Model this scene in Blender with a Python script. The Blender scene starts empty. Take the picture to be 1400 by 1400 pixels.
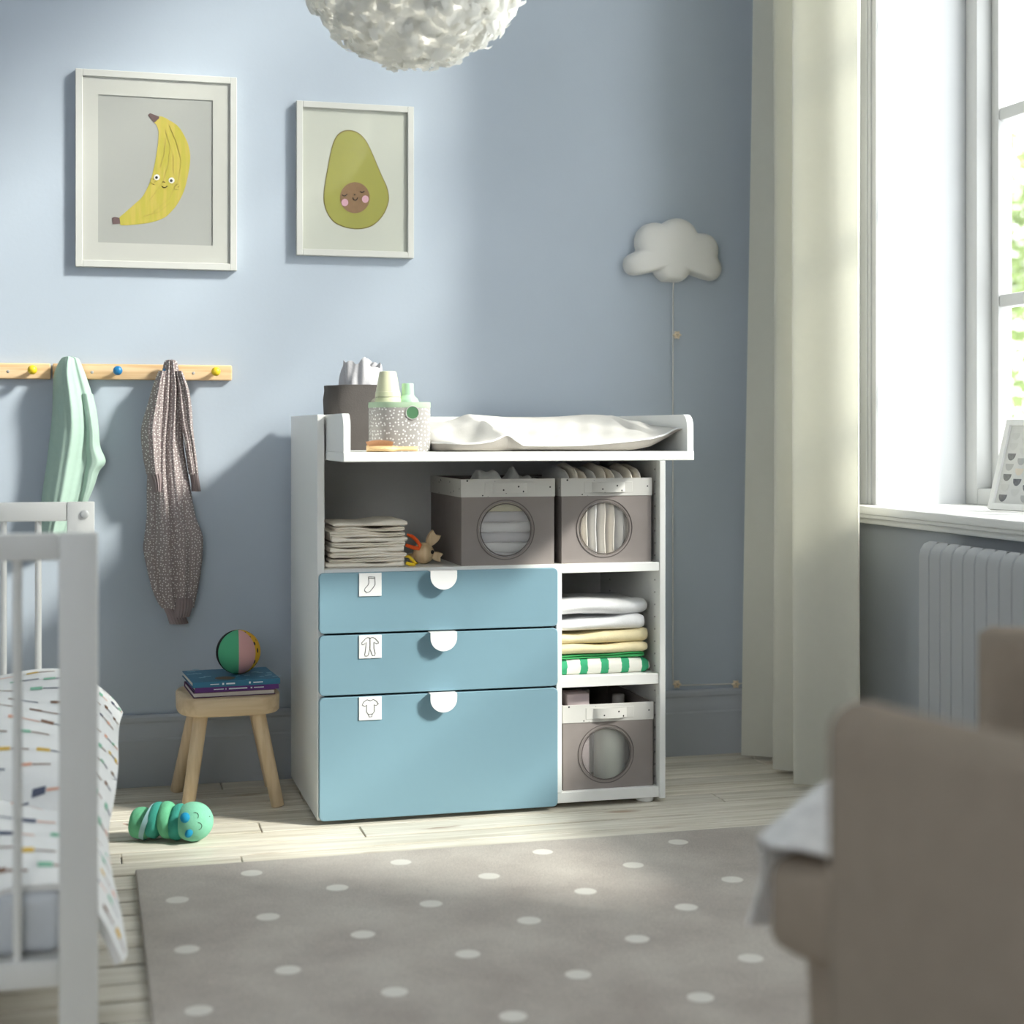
import bpy, bmesh, math, random
import numpy as np
from mathutils import Vector, Matrix
S = bpy.context.scene
COL = S.collection
PI = math.pi
random.seed(7)

# ------------------------------------------------------------------ camera, world, sun, exposure
CAM = (-0.543445, -3.826434, 0.960642)
YAW, FPX, HOR = 0.264354, 2151.05, 588.84
cd = bpy.data.cameras.new('camera')
cam = bpy.data.objects.new('camera', cd); COL.objects.link(cam)
cam.location = CAM; cam.rotation_euler = (PI/2, 0, -YAW)
cd.sensor_width = 36; cd.lens = 36*FPX/1400; cd.shift_y = -(700-HOR)/1400
cd.clip_start = 0.05
cd.dof.use_dof = True; cd.dof.focus_distance = 4.0; cd.dof.aperture_fstop = 2.3
S.camera = cam
S.view_settings.view_transform = 'Standard'; S.view_settings.look = 'None'
S.view_settings.gamma = 1.0; S.view_settings.use_curve_mapping = False
S.view_settings.exposure = 0.42
S.cycles.use_denoising = True
S.cycles.max_bounces = 10; S.cycles.transparent_max_bounces = 16
S.cycles.sample_clamp_indirect = 6
w = bpy.data.worlds.new('sky'); S.world = w; w.use_nodes = True
bg = w.node_tree.nodes['Background']
bg.inputs[0].default_value = (0.975, 0.985, 1.0, 1); bg.inputs[1].default_value = 4.0
sd = bpy.data.lights.new('sun', 'SUN'); sd.energy = 5.4; sd.angle = math.radians(7.0); sd.color = (1.0, 0.965, 0.90)
sun = bpy.data.objects.new('sun', sd); COL.objects.link(sun)
SUN_DIR = Vector((-0.834, 0.552, -0.667)).normalized()
sun.rotation_euler = SUN_DIR.to_track_quat('-Z', 'Y').to_euler()
sun.location = (6, -4, 6)

# ------------------------------------------------------------------ helpers
def lin(c):
    return tuple((x/255/12.92 if x/255 <= 0.04045 else ((x/255+0.055)/1.055)**2.4) for x in c)
_c, _s = math.cos(YAW), math.sin(YAW)
def on_y(u, v, Y):
    "photo point to the world point on the vertical plane at depth Y"
    k = (u-700)/FPX; m = (HOR-v)/FPX
    d = Vector((_c*k+_s, -_s*k+_c, m)); C = Vector(CAM)
    return C + d*((Y-C.y)/d.y)

MATS = {}
def mat(name, rgb, rough=0.6, bump=None, var=0.0, vscale=8.0, spec=0.3, sheen=0.0, rgb2=None, coat=0.0, transl=0.0, metal=0.0):
    if name in MATS: return MATS[name]
    m = bpy.data.materials.new(name); m.use_nodes = True
    nt = m.node_tree; b = nt.nodes['Principled BSDF']
    b.inputs['Roughness'].default_value = rough
    b.inputs['Specular IOR Level'].default_value = spec
    b.inputs['Sheen Weight'].default_value = sheen
    b.inputs['Coat Weight'].default_value = coat
    b.inputs['Metallic'].default_value = metal
    base = lin(rgb)+(1,)
    b.inputs['Base Color'].default_value = base
    tc = None
    if var or rgb2 or bump:
        tc = nt.nodes.new('ShaderNodeTexCoord')
    if var or rgb2:
        n = nt.nodes.new('ShaderNodeTexNoise'); n.inputs['Scale'].default_value = vscale; n.inputs['Detail'].default_value = 5
        nt.links.new(tc.outputs['Object'], n.inputs['Vector'])
        r = nt.nodes.new('ShaderNodeValToRGB')
        r.color_ramp.elements[0].position = 0.3; r.color_ramp.elements[1].position = 0.7
        if rgb2: a, c2 = lin(rgb2)+(1,), base
        else:
            a = tuple(x*(1-var) for x in base[:3])+(1,); c2 = tuple(min(1, x*(1+var*0.6)) for x in base[:3])+(1,)
        r.color_ramp.elements[0].color = a; r.color_ramp.elements[1].color = c2
        nt.links.new(n.outputs['Fac'], r.inputs['Fac']); nt.links.new(r.outputs['Color'], b.inputs['Base Color'])
    if bump:
        n2 = nt.nodes.new('ShaderNodeTexNoise'); n2.inputs['Scale'].default_value = bump[0]; n2.inputs['Detail'].default_value = 4
        nt.links.new(tc.outputs['Object'], n2.inputs['Vector'])
        bn = nt.nodes.new('ShaderNodeBump'); bn.inputs['Strength'].default_value = bump[1]; bn.inputs['Distance'].default_value = bump[2] if len(bump) > 2 else 0.002
        nt.links.new(n2.outputs['Fac'], bn.inputs['Height']); nt.links.new(bn.outputs['Normal'], b.inputs['Normal'])
    if transl:
        out = nt.nodes['Material Output']
        t = nt.nodes.new('ShaderNodeBsdfTranslucent'); t.inputs['Color'].default_value = base
        mx = nt.nodes.new('ShaderNodeMixShader'); mx.inputs[0].default_value = transl
        nt.links.new(b.outputs[0], mx.inputs[1]); nt.links.new(t.outputs[0], mx.inputs[2]); nt.links.new(mx.outputs[0], out.inputs['Surface'])
    MATS[name] = m
    return m
def NN(nt, t, **kw):
    n = nt.nodes.new(t)
    for k, v in kw.items(): setattr(n, k, v)
    return n
def wood(name, light, dark, axis='X', rnd=False, stretch=18.0, knots=0.0, rough=0.5, fine=1.0):
    "wood grain running along an object axis"
    if name in MATS: return MATS[name]
    m = bpy.data.materials.new(name); m.use_nodes = True; nt = m.node_tree; L = nt.links
    b = nt.nodes['Principled BSDF']; b.inputs['Roughness'].default_value = rough; b.inputs['Specular IOR Level'].default_value = 0.3
    tc = NN(nt, 'ShaderNodeTexCoord'); mp = NN(nt, 'ShaderNodeMapping')
    sc = [stretch*fine]*3; sc['XYZ'.index(axis)] = 1.3*fine
    mp.inputs['Scale'].default_value = sc
    vec = tc.outputs['Object']
    if rnd:
        oi = NN(nt, 'ShaderNodeObjectInfo'); ml = NN(nt, 'ShaderNodeMath', operation='MULTIPLY'); ml.inputs[1].default_value = 37.0
        L.new(oi.outputs['Random'], ml.inputs[0])
        ad = NN(nt, 'ShaderNodeVectorMath', operation='ADD'); L.new(vec, ad.inputs[0]); L.new(ml.outputs[0], ad.inputs[1]); vec = ad.outputs[0]
    L.new(vec, mp.inputs['Vector'])
    n = NN(nt, 'ShaderNodeTexNoise'); n.inputs['Scale'].default_value = 2.2; n.inputs['Detail'].default_value = 6; n.inputs['Distortion'].default_value = 0.6
    L.new(mp.outputs[0], n.inputs['Vector'])
    r = NN(nt, 'ShaderNodeValToRGB'); r.color_ramp.elements[0].position = 0.32; r.color_ramp.elements[1].position = 0.62
    r.color_ramp.elements[0].color = lin(dark)+(1,); r.color_ramp.elements[1].color = lin(light)+(1,)
    L.new(n.outputs['Fac'], r.inputs['Fac']); col = r.outputs['Color']
    if rnd:
        hs = NN(nt, 'ShaderNodeHueSaturation')
        mr = NN(nt, 'ShaderNodeMapRange'); mr.inputs['To Min'].default_value = 0.86; mr.inputs['To Max'].default_value = 1.08
        L.new(oi.outputs['Random'], mr.inputs['Value']); L.new(mr.outputs[0], hs.inputs['Value']); L.new(col, hs.inputs['Color']); col = hs.outputs['Color']
    if knots:
        mp2 = NN(nt, 'ShaderNodeMapping'); s2 = [11.0]*3; s2['XYZ'.index(axis)] = 3.6; mp2.inputs['Scale'].default_value = s2
        L.new(vec, mp2.inputs['Vector'])
        v = NN(nt, 'ShaderNodeTexVoronoi'); v.inputs['Scale'].default_value = 1.0; L.new(mp2.outputs[0], v.inputs['Vector'])
        n3 = NN(nt, 'ShaderNodeTexNoise'); n3.inputs['Scale'].default_value = 0.9; L.new(mp2.outputs[0], n3.inputs['Vector'])
        mr2 = NN(nt, 'ShaderNodeMapRange'); mr2.inputs['From Min'].default_value = 0.10; mr2.inputs['From Max'].default_value = 0.24; mr2.inputs['To Min'].default_value = knots; mr2.inputs['To Max'].default_value = 0
        L.new(v.outputs['Distance'], mr2.inputs['Value'])
        gt = NN(nt, 'ShaderNodeMath', operation='GREATER_THAN'); gt.inputs[1].default_value = 0.55; L.new(n3.outputs['Fac'], gt.inputs[0])
        mu = NN(nt, 'ShaderNodeMath', operation='MULTIPLY'); L.new(mr2.outputs[0], mu.inputs[0]); L.new(gt.outputs[0], mu.inputs[1])
        mx = NN(nt, 'ShaderNodeMix', data_type='RGBA'); mx.inputs[7].default_value = lin((150, 118, 88))+(1,)
        L.new(mu.outputs[0], mx.inputs[0]); L.new(col, mx.inputs[6]); col = mx.outputs[2]
    L.new(col, b.inputs['Base Color'])
    bn = NN(nt, 'ShaderNodeBump'); bn.inputs['Strength'].default_value = 0.15; bn.inputs['Distance'].default_value = 0.002
    L.new(n.outputs['Fac'], bn.inputs['Height']); L.new(bn.outputs[0], b.inputs['Normal'])
    MATS[name] = m
    return m
def dotted(name, base, dot, period, radius, rough=0.85, around=None, rnd=0.75):
    "small scattered dots on fabric; around = radius of a round basket the pattern wraps"
    if name in MATS: return MATS[name]
    m = bpy.data.materials.new(name); m.use_nodes = True; nt = m.node_tree; L = nt.links
    b = nt.nodes['Principled BSDF']; b.inputs['Roughness'].default_value = rough; b.inputs['Specular IOR Level'].default_value = 0.15
    tc = NN(nt, 'ShaderNodeTexCoord'); sx = NN(nt, 'ShaderNodeSeparateXYZ'); cx = NN(nt, 'ShaderNodeCombineXYZ'); L.new(tc.outputs['Object'], sx.inputs[0])
    if around:
        at = NN(nt, 'ShaderNodeMath', operation='ARCTAN2'); L.new(sx.outputs['Y'], at.inputs[0]); L.new(sx.outputs['X'], at.inputs[1])
        ml = NN(nt, 'ShaderNodeMath', operation='MULTIPLY'); ml.inputs[1].default_value = around; L.new(at.outputs[0], ml.inputs[0]); L.new(ml.outputs[0], cx.inputs['X'])
    else: L.new(sx.outputs['X'], cx.inputs['X'])
    L.new(sx.outputs['Z'], cx.inputs['Y'])
    v = NN(nt, 'ShaderNodeTexVoronoi'); v.voronoi_dimensions = '2D'; v.inputs['Scale'].default_value = 1/period; v.inputs['Randomness'].default_value = rnd
    L.new(cx.outputs[0], v.inputs['Vector'])
    r = NN(nt, 'ShaderNodeValToRGB'); r.color_ramp.elements[0].position = radius; r.color_ramp.elements[1].position = radius+0.08
    r.color_ramp.elements[0].color = lin(dot)+(1,); r.color_ramp.elements[1].color = lin(base)+(1,)
    L.new(v.outputs['Distance'], r.inputs['Fac']); L.new(r.outputs['Color'], b.inputs['Base Color'])
    MATS[name] = m
    return m

class MB:
    "collects shapes, then links them as one mesh object"
    def __init__(s): s.bm = bmesh.new()
    def face(s, vs):
        try: return s.bm.faces.new(vs)
        except ValueError: return None
    def box(s, x0, x1, y0, y1, z0, z1, bev=0.0, seg=2, M=None):
        b2 = bmesh.new()
        bmesh.ops.create_cube(b2, size=1)
        for v in b2.verts:
            v.co = Vector(((x0+x1)/2+v.co.x*(x1-x0), (y0+y1)/2+v.co.y*(y1-y0), (z0+z1)/2+v.co.z*(z1-z0)))
        if bev: bmesh.ops.bevel(b2, geom=b2.edges[:], offset=bev, segments=seg, affect='EDGES', profile=0.5)
        s._add(b2, M); return s
    def _add(s, b2, M=None):
        mp = {}
        for v in b2.verts: mp[v] = s.bm.verts.new(M @ v.co if M else v.co)
        for f in b2.faces: s.face([mp[v] for v in f.verts])
        b2.free()
    def loft(s, rings, caps=True, closed=True, loop=False):
        R = [[s.bm.verts.new(p) for p in ring] for ring in rings]
        n = len(R[0])
        for i in range(len(R)-(0 if loop else 1)):
            A, B = R[i], R[(i+1) % len(R)]
            for j in range(n if closed else n-1):
                k = (j+1) % n
                s.face([A[j], A[k], B[k], B[j]])
        if caps and not loop and closed:
            s.face(list(reversed(R[0]))); s.face(R[-1])
        return s
    def cyl(s, p0, p1, r0, r1=None, n=20, round_=0.0):
        r1 = r0 if r1 is None else r1
        p0, p1 = Vector(p0), Vector(p1); d = (p1-p0); L = d.length; d.normalize()
        a = d.orthogonal().normalized(); b = d.cross(a)
        prof = [(0, r0), (L, r1)]
        if round_: prof = [(0, r0-round_), (round_*0.3, r0-round_*0.3), (round_, r0), (L-round_, r1), (L-round_*0.3, r1-round_*0.3), (L, r1-round_)]
        s.loft([[p0+d*t+(a*math.cos(2*PI*k/n)+b*math.sin(2*PI*k/n))*r for k in range(n)] for t, r in prof]); return s
    def lathe(s, prof, c=(0, 0, 0), n=32, axis='Z', caps=True):
        c = Vector(c); rings = []
        for r, h in prof:
            ring = []
            for k in range(n):
                a = 2*PI*k/n; x, y = r*math.cos(a), r*math.sin(a)
                ring.append(c+Vector((x, y, h) if axis == 'Z' else ((x, h, y) if axis == 'Y' else (h, x, y))))
            rings.append(ring)
        s.loft(rings, caps=caps); return s
    def ball(s, c, rx, ry=None, rz=None, n=24, m=14, M=None):
        ry = rx if ry is None else ry; rz = rx if rz is None else rz; c = Vector(c)
        rings = []
        for i in range(1, m):
            t = PI*i/m; rr = math.sin(t); h = -math.cos(t)
            ring = []
            for k in range(n):
                a = 2*PI*k/n
                p = Vector((rx*rr*math.cos(a), ry*rr*math.sin(a), rz*h))
                ring.append(c+(M @ p if M else p))
            rings.append(ring)
        s.loft(rings); return s
    def tube(s, pts, r, n=8, closed=False):
        pts = [Vector(p) for p in pts]; N = len(pts); rings = []
        prev = None
        for i in range(N):
            if closed: t = pts[(i+1) % N]-pts[i-1]
            else: t = pts[min(i+1, N-1)]-pts[max(i-1, 0)]
            t.normalize()
            if prev is None: a = t.orthogonal().normalized()
            else: a = (prev-t*prev.dot(t)).normalized()
            prev = a; b = t.cross(a); rr = r[i] if isinstance(r, (list, tuple)) else r
            rings.append([pts[i]+(a*math.cos(2*PI*k/n)+b*math.sin(2*PI*k/n))*rr for k in range(n)])
        s.loft(rings, loop=closed); return s
    def prism(s, poly, to3, th):
        "polygon mapped by to3 into the world, given thickness vector th"
        th = Vector(th); A = [Vector(to3(*p)) for p in poly]
        s.loft([A, [p+th for p in A]]); return s
    def grid(s, fn, nu, nv, cu=False):
        V = [[s.bm.verts.new(fn(i/nu, j/nv)) for j in range(nv+1)] for i in range(nu+1)]
        for i in range(nu):
            for j in range(nv):
                s.face([V[i][j], V[i+1][j], V[i+1][j+1], V[i][j+1]])
        return s
    def sheet(s, fn, nu, nv, th):
        "grid with thickness along its vertex normals"
        P = np.array([[fn(i/nu, j/nv) for j in range(nv+1)] for i in range(nu+1)], float)
        du = np.gradient(P, axis=0); dv = np.gradient(P, axis=1)
        N = np.cross(du, dv); N /= (np.linalg.norm(N, axis=2, keepdims=True)+1e-9)
        Q = P - N*th
        VP = [[s.bm.verts.new(P[i][j]) for j in range(nv+1)] for i in range(nu+1)]
        VQ = [[s.bm.verts.new(Q[i][j]) for j in range(nv+1)] for i in range(nu+1)]
        for i in range(nu):
            for j in range(nv):
                s.face([VP[i][j], VP[i+1][j], VP[i+1][j+1], VP[i][j+1]])
                s.face([VQ[i][j], VQ[i][j+1], VQ[i+1][j+1], VQ[i+1][j]])
        for i in range(nu):
            s.face([VP[i][0], VQ[i][0], VQ[i+1][0], VP[i+1][0]]); s.face([VP[i][nv], VP[i+1][nv], VQ[i+1][nv], VQ[i][nv]])
        for j in range(nv):
            s.face([VP[0][j], VP[0][j+1], VQ[0][j+1], VQ[0][j]]); s.face([VP[nu][j], VQ[nu][j], VQ[nu][j+1], VP[nu][j+1]])
        return s
    def build(s, name, m, parent=None, smooth=40, recalc=True):
        if recalc: bmesh.ops.recalc_face_normals(s.bm, faces=s.bm.faces[:])
        me = bpy.data.meshes.new(name)
        o = bpy.data.objects.new(name, me); COL.objects.link(o)
        off = Vector((0, 0, 0)); p = parent
        while p is not None: off += p.location; p = p.parent
        if parent is not None:
            o.parent = parent; bmesh.ops.translate(s.bm, verts=s.bm.verts[:], vec=-off)
        s.bm.to_mesh(me); s.bm.free()
        me.materials.append(m)
        if smooth:
            me.polygons.foreach_set('use_smooth', [True]*len(me.polygons))
            me.set_sharp_from_angle(angle=math.radians(smooth))
        return o
def tag(o, label=None, cat=None, group=None, kind=None):
    if label: o['label'] = label
    if cat: o['category'] = cat
    if group: o['group'] = group
    if kind: o['kind'] = kind
    return o
def thing(name, loc, label, cat, group=None):
    o = bpy.data.objects.new(name, None); COL.objects.link(o); o.location = loc; o.empty_display_size = 0.05
    return tag(o, label, cat, group)
def struct(name, loc=(0, 0, 0)):
    o = bpy.data.objects.new(name, None); COL.objects.link(o); o.location = loc; o['kind'] = 'structure'; return o
def copy_tree(o, parent=None):
    c = o.copy(); COL.objects.link(c)
    if parent: c.parent = parent
    for ch in list(o.children): copy_tree(ch, c)
    return c
def sm(rows, n):
    "smooth interpolation of key rows"
    A = np.array(rows, float); t = np.linspace(0, len(A)-1, n); out = np.zeros((n, A.shape[1]))
    for k in range(n):
        i = min(int(t[k]), len(A)-2); f = t[k]-i
        p0, p1, p2, p3 = A[max(i-1, 0)], A[i], A[i+1], A[min(i+2, len(A)-1)]
        out[k] = 0.5*((2*p1)+(-p0+p2)*f+(2*p0-5*p1+4*p2-p3)*f*f+(-p0+3*p1-3*p2+p3)*f**3)
    return out
def drape(mb, rows, n=70, seg=44, folds=((4, .25, 0, 0),), square=0.45, back=0.003):
    "hanging garment: rows are z, x-left, x-right, y of the back, depth"
    R = sm(rows, n); rings = []
    for z, xl, xr, yb, dp in R:
        ring = []
        for k in range(seg+1):
            t = k/seg; e = max(0.0, math.sin(PI*t))**square
            f = 1.0
            for fr, am, ph, dr in folds: f += am*math.sin(2*PI*fr*t+ph+dr*z)
            ring.append(Vector((xl+(xr-xl)*t, yb-max(dp, 0.001)*e*f, z)))
        for k in range(seg-1, 0, -1):
            t = k/seg; ring.append(Vector((xl+(xr-xl)*t, yb+back*math.sin(PI*t), z)))
        rings.append(ring)
    mb.loft(rings); return mb

# ------------------------------------------------------------------ materials
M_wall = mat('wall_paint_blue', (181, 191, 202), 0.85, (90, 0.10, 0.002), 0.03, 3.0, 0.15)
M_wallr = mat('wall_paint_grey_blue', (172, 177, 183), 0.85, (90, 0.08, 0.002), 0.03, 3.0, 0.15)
M_white = mat('white_paint', (236, 236, 233), 0.45, None, 0.015, 3.0, 0.4)
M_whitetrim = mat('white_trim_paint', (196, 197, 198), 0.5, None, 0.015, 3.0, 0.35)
M_base = mat('baseboard_paint', (178, 183, 190), 0.6, None, 0.02, 4.0, 0.3)
M_ceil = mat('ceiling_paint', (235, 235, 232), 0.9)
M_foil = mat('white_foil', (240, 240, 236), 0.4, None, 0.01, 3.0, 0.4)
M_blue = mat('drawer_blue', (126, 160, 174), 0.42, None, 0.02, 2.0, 0.4)
M_floor = wood('whitewashed_pine', (232, 226, 212), (200, 191, 172), 'X', True, 26, 0.75, 0.42)
M_gap = mat('floor_gap_dark', (62, 54, 44), 0.9)
M_pine = wood('pine', (232, 200, 158), (205, 164, 116), 'X', False, 30, 0.0, 0.5)
M_birch = wood('birch', (226, 202, 168), (206, 180, 144), 'Z', False, 24, 0.0, 0.5)
M_birchx = wood('birch_seat', (222, 198, 164), (206, 180, 144), 'X', False, 24, 0.0, 0.5)
M_curtain = mat('curtain_linen', (238, 237, 228), 0.9, (420, 0.25, 0.001), 0.02, 40.0, 0.1, 0.1, transl=0.5)
M_black = mat('black_print', (40, 36, 34), 0.7)
M_grey = mat('grey_box_fabric', (146, 138, 134), 0.85, (500, 0.2, 0.001), 0.06, 14.0, 0.15)
M_muslin = mat('muslin', (250, 242, 228), 0.95, (160, 0.5, 0.002), 0.05, 50.0, 0.1)
M_cloth_white = mat('white_cotton', (232, 232, 230), 0.95, (220, 0.35, 0.002), 0.03, 30.0, 0.1)

# ------------------------------------------------------------------ setting
YW, XR, ZC = 0.545, 1.55, 4.2
o = MB().box(-3.2, 2.1, YW, YW+0.2, -0.1, ZC).build('wall_back', M_wall, None, 0); o['kind'] = 'structure'
YO0, YO1, ZO0, ZO1 = -1.80, 0.073, 0.757, 4.0          # window opening
wr = MB()
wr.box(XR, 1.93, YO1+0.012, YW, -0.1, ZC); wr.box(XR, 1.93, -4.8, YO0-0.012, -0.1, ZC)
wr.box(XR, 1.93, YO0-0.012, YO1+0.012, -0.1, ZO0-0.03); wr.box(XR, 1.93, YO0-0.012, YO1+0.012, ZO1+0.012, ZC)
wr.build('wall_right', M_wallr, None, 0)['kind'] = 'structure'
MB().box(-3.2, -3.0, -4.8, YW, -0.1, ZC).build('wall_left', M_wall, None, 0)['kind'] = 'structure'
wf = MB().box(-3.2, -2.6, -5.0, -4.8, -0.1, ZC); wf.box(-1.2, 2.1, -5.0, -4.8, -0.1, ZC)
wf.box(-2.6, -1.2, -5.0, -4.8, -0.1, 0.8); wf.box(-2.6, -1.2, -5.0, -4.8, 2.7, ZC)
wf.build('wall_front', M_wall, None, 0)['kind'] = 'structure'
MB().box(-3.2, 2.1, -5.0, YW+0.2, ZC, ZC+0.15).build('ceiling', M_ceil, None, 0)['kind'] = 'structure'
fl = MB().box(-3.2, 2.1, -5.2, YW+0.2, -0.10, -0.012).build('floor', M_gap, None, 0); fl['kind'] = 'structure'
y = YW; row = 0
while y > -2.35:
    wd = random.uniform(0.088, 0.112); x = -1.75 - random.uniform(0, 0.8)
    while x < XR:
        L = random.uniform(0.9, 2.1); x1 = min(x+L, XR)
        if x1 > -1.6 and x1-x > 0.03:
            b = MB().box(x+0.0015, x1-0.0015, y-wd+0.0045, y-0.0045, -0.012, random.uniform(-0.0008, 0.0), 0.0014, 1)
            b.build('floorboard', M_floor, fl, 30)
        x = x1
    y -= wd; row += 1

# baseboards
def baseprof(y_face):
    return [(0, 0.0), (-0.019, 0.0), (-0.019, 0.125), (-0.016, 0.130), (-0.016, 0.148), (-0.013, 0.155), (-0.0125, 0.170), (-0.016, 0.176), (-0.016, 0.186), (-0.012, 0.192), (0, 0.192)]
pr = baseprof(0)
MB().loft([[Vector((x, YW+a, z)) for a, z in pr] for x in (-3.0, XR)]).build('baseboard_back', M_base, None, 25)['kind'] = 'structure'
MB().loft([[Vector((XR+a, yy, z)) for a, z in pr] for yy in (-4.79, YW-0.02)]).build('baseboard_right', M_base, None, 25)['kind'] = 'structure'

# window reveal lining and architrave
rv = MB()
rv.box(XR, 1.82, YO1, YO1+0.012, ZO0, ZO1); rv.box(XR, 1.82, YO0-0.012, YO0, ZO0, ZO1); rv.box(XR, 1.82, YO0-0.012, YO1+0.012, ZO1, ZO1+0.012)
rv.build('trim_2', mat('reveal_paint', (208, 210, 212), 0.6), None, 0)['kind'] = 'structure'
tr = MB()
for a, b_, dp in ((0.0, 0.022, 0.006), (0.022, 0.034, 0.012), (0.034, 0.070, 0.016), (0.070, 0.080, 0.012), (0.080, 0.104, 0.028)):
    tr.box(XR-dp, XR, YO1+a, YO1+b_, ZO0-0.0, ZO1+0.1, 0.002, 1)
    tr.box(XR-dp, XR, YO0-b_, YO0-a, ZO0-0.0, ZO1+0.1, 0.002, 1)
    tr.box(XR-dp, XR, YO0, YO1, ZO1+a, ZO1+b_, 0.002, 1)
tr.build('trim_1', M_whitetrim, None, 30)['kind'] = 'structure'

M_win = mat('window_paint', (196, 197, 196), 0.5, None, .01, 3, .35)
# window: frame, two sashes, muntins, panes, sill
win = struct('window_1', (1.87, -0.75, ZO0))
f = MB()
f.box(1.82, 1.93, 0.015, YO1-0.0005, ZO0+0.0005, ZO1-0.0005, 0.003); f.box(1.82, 1.93, YO0+0.0005, YO0+0.058, ZO0+0.0005, ZO1-0.0005, 0.003)
f.box(1.8215, 1.93, YO0+0.0575, 0.0155, ZO0, ZO0+0.045, 0.003); f.box(1.8215, 1.93, YO0+0.0575, 0.0155, ZO1-0.05, ZO1, 0.003)
f.box(1.835, 1.93, -0.645, -0.605, ZO0+0.04, ZO1-0.045, 0.003)
f.build('window_frame', M_win, win, 30)
glass = bpy.data.materials.new('window_glass'); glass.use_nodes = True
nt = glass.node_tree; nt.nodes.clear()
out = NN(nt, 'ShaderNodeOutputMaterial'); tp = NN(nt, 'ShaderNodeBsdfTransparent'); gl = NN(nt, 'ShaderNodeBsdfGlossy'); gl.inputs['Roughness'].default_value = 0.02
tp.inputs['Color'].default_value = (0.97, 0.985, 0.98, 1)
mx = NN(nt, 'ShaderNodeMixShader'); mx.inputs[0].default_value = 0.05
nt.links.new(tp.outputs[0], mx.inputs[1]); nt.links.new(gl.outputs[0], mx.inputs[2]); nt.links.new(mx.outputs[0], out.inputs[0])
MUN = [1.315, 1.825, 2.335, 2.845, 3.355]
for y0, y1 in ((-0.605, 0.015), (-1.742, -0.645)):
    sh = MB()
    z0, z1 = ZO0+0.045, ZO1-0.05
    sh.box(1.865, 1.905, y1-0.035, y1-0.001, z0, z1, 0.003); sh.box(1.865, 1.905, y0+0.001, y0+0.028, z0, z1, 0.003)
    sh.box(1.865, 1.905, y0+0.035, y1-0.035, z0, z0+0.05, 0.003); sh.box(1.865, 1.905, y0+0.035, y1-0.035, z1-0.05, z1, 0.003)
    so = sh.build('sash', M_win, win, 30)
    lv = [z0+0.05]+MUN+[z1-0.05]
    for k, zz in enumerate(MUN):
        MB().box(1.867, 1.903, y0+0.035, y1-0.035, zz-0.018, zz+0.018, 0.006, 2).build('muntin', M_win, so, 30)
    for k in range(6):
        MB().box(1.884, 1.888, y0+0.030, y1-0.030, lv[k]+0.0, lv[k+1]-0.0).build('pane', glass, so, 0)
sl = MB().box(1.485, 1.86, YO0-0.11, YO1+0.115, ZO0-0.022, ZO0, 0.004, 2)
sl.box(1.497, XR, YO0-0.10, YO1+0.105, ZO0-0.034, ZO0-0.021, 0.003, 1); sl.box(1.512, XR, YO0-0.09, YO1+0.095, ZO0-0.05, ZO0-0.033, 0.004, 2)
sl.build('window_sill', M_white, win, 30)

# ------------------------------------------------------------------ changing table
W_ = 0.904
ct = thing('changing_table', (0.45, 0.25, 0.0), 'white changing table with three blue drawers and open shelves by blue wall', 'changing table')
MB().box(0.0, 0.018, 0.0, 0.507, 0.010, 1.0, 0.0015, 1).build('side_panel', M_foil, ct, 30)
MB().box(W_-0.016, W_, 0.0, 0.507, 0.010, 1.0, 0.0015, 1).build('side_panel', M_foil, ct, 30)
MB().box(0.018, W_-0.016, 0.488, 0.500, 0.012, 1.0).build('back_panel', M_foil, ct, 0)
MB().box(0.0185, W_-0.0165, 0.002, 0.488, 0.598, 0.621, 0.001, 1).build('shelf', M_foil, ct, 30)
MB().box(0.6245, W_-0.0165, 0.004, 0.488, 0.306, 0.333, 0.001, 1).build('shelf', M_foil, ct, 30)
MB().box(0.0185, W_-0.0165, 0.004, 0.488, 0.013, 0.040, 0.001, 1).build('bottom_panel', M_foil, ct, 30)
MB().box(0.609, 0.624, 0.001, 0.488, 0.040, 0.598, 0.001, 1).build('divider_panel', M_foil, ct, 30)
MB().box(0.0185, W_-0.0165, 0.02, 0.488, 0.888, 0.8885+0.0).build('top_support', M_foil, ct, 0)
for fx, fy in ((0.04, 0.05), (0.86, 0.035), (0.04, 0.46), (0.86, 0.46)):
    MB().cyl((fx, fy, 0.0), (fx, fy, 0.013), 0.024, 0.024, 20, 0.003).build('foot', M_foil, ct, 40)
ph = MB()
for k in range(26):
    zz = 0.06+0.032*k
    if zz < 0.87 and not any(abs(zz-q) < 0.02 for q in (0.61, 0.32)):
        ph.cyl((W_-0.0163, 0.035, zz), (W_-0.0168, 0.035, zz), 0.0022, None, 8); ph.cyl((W_-0.0163, 0.40, zz), (W_-0.0168, 0.40, zz), 0.0022, None, 8)
ph.build('pin_holes', mat('pin_hole_dark', (70, 68, 66), 0.9), ct, 0)['kind'] = 'stuff'
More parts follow.
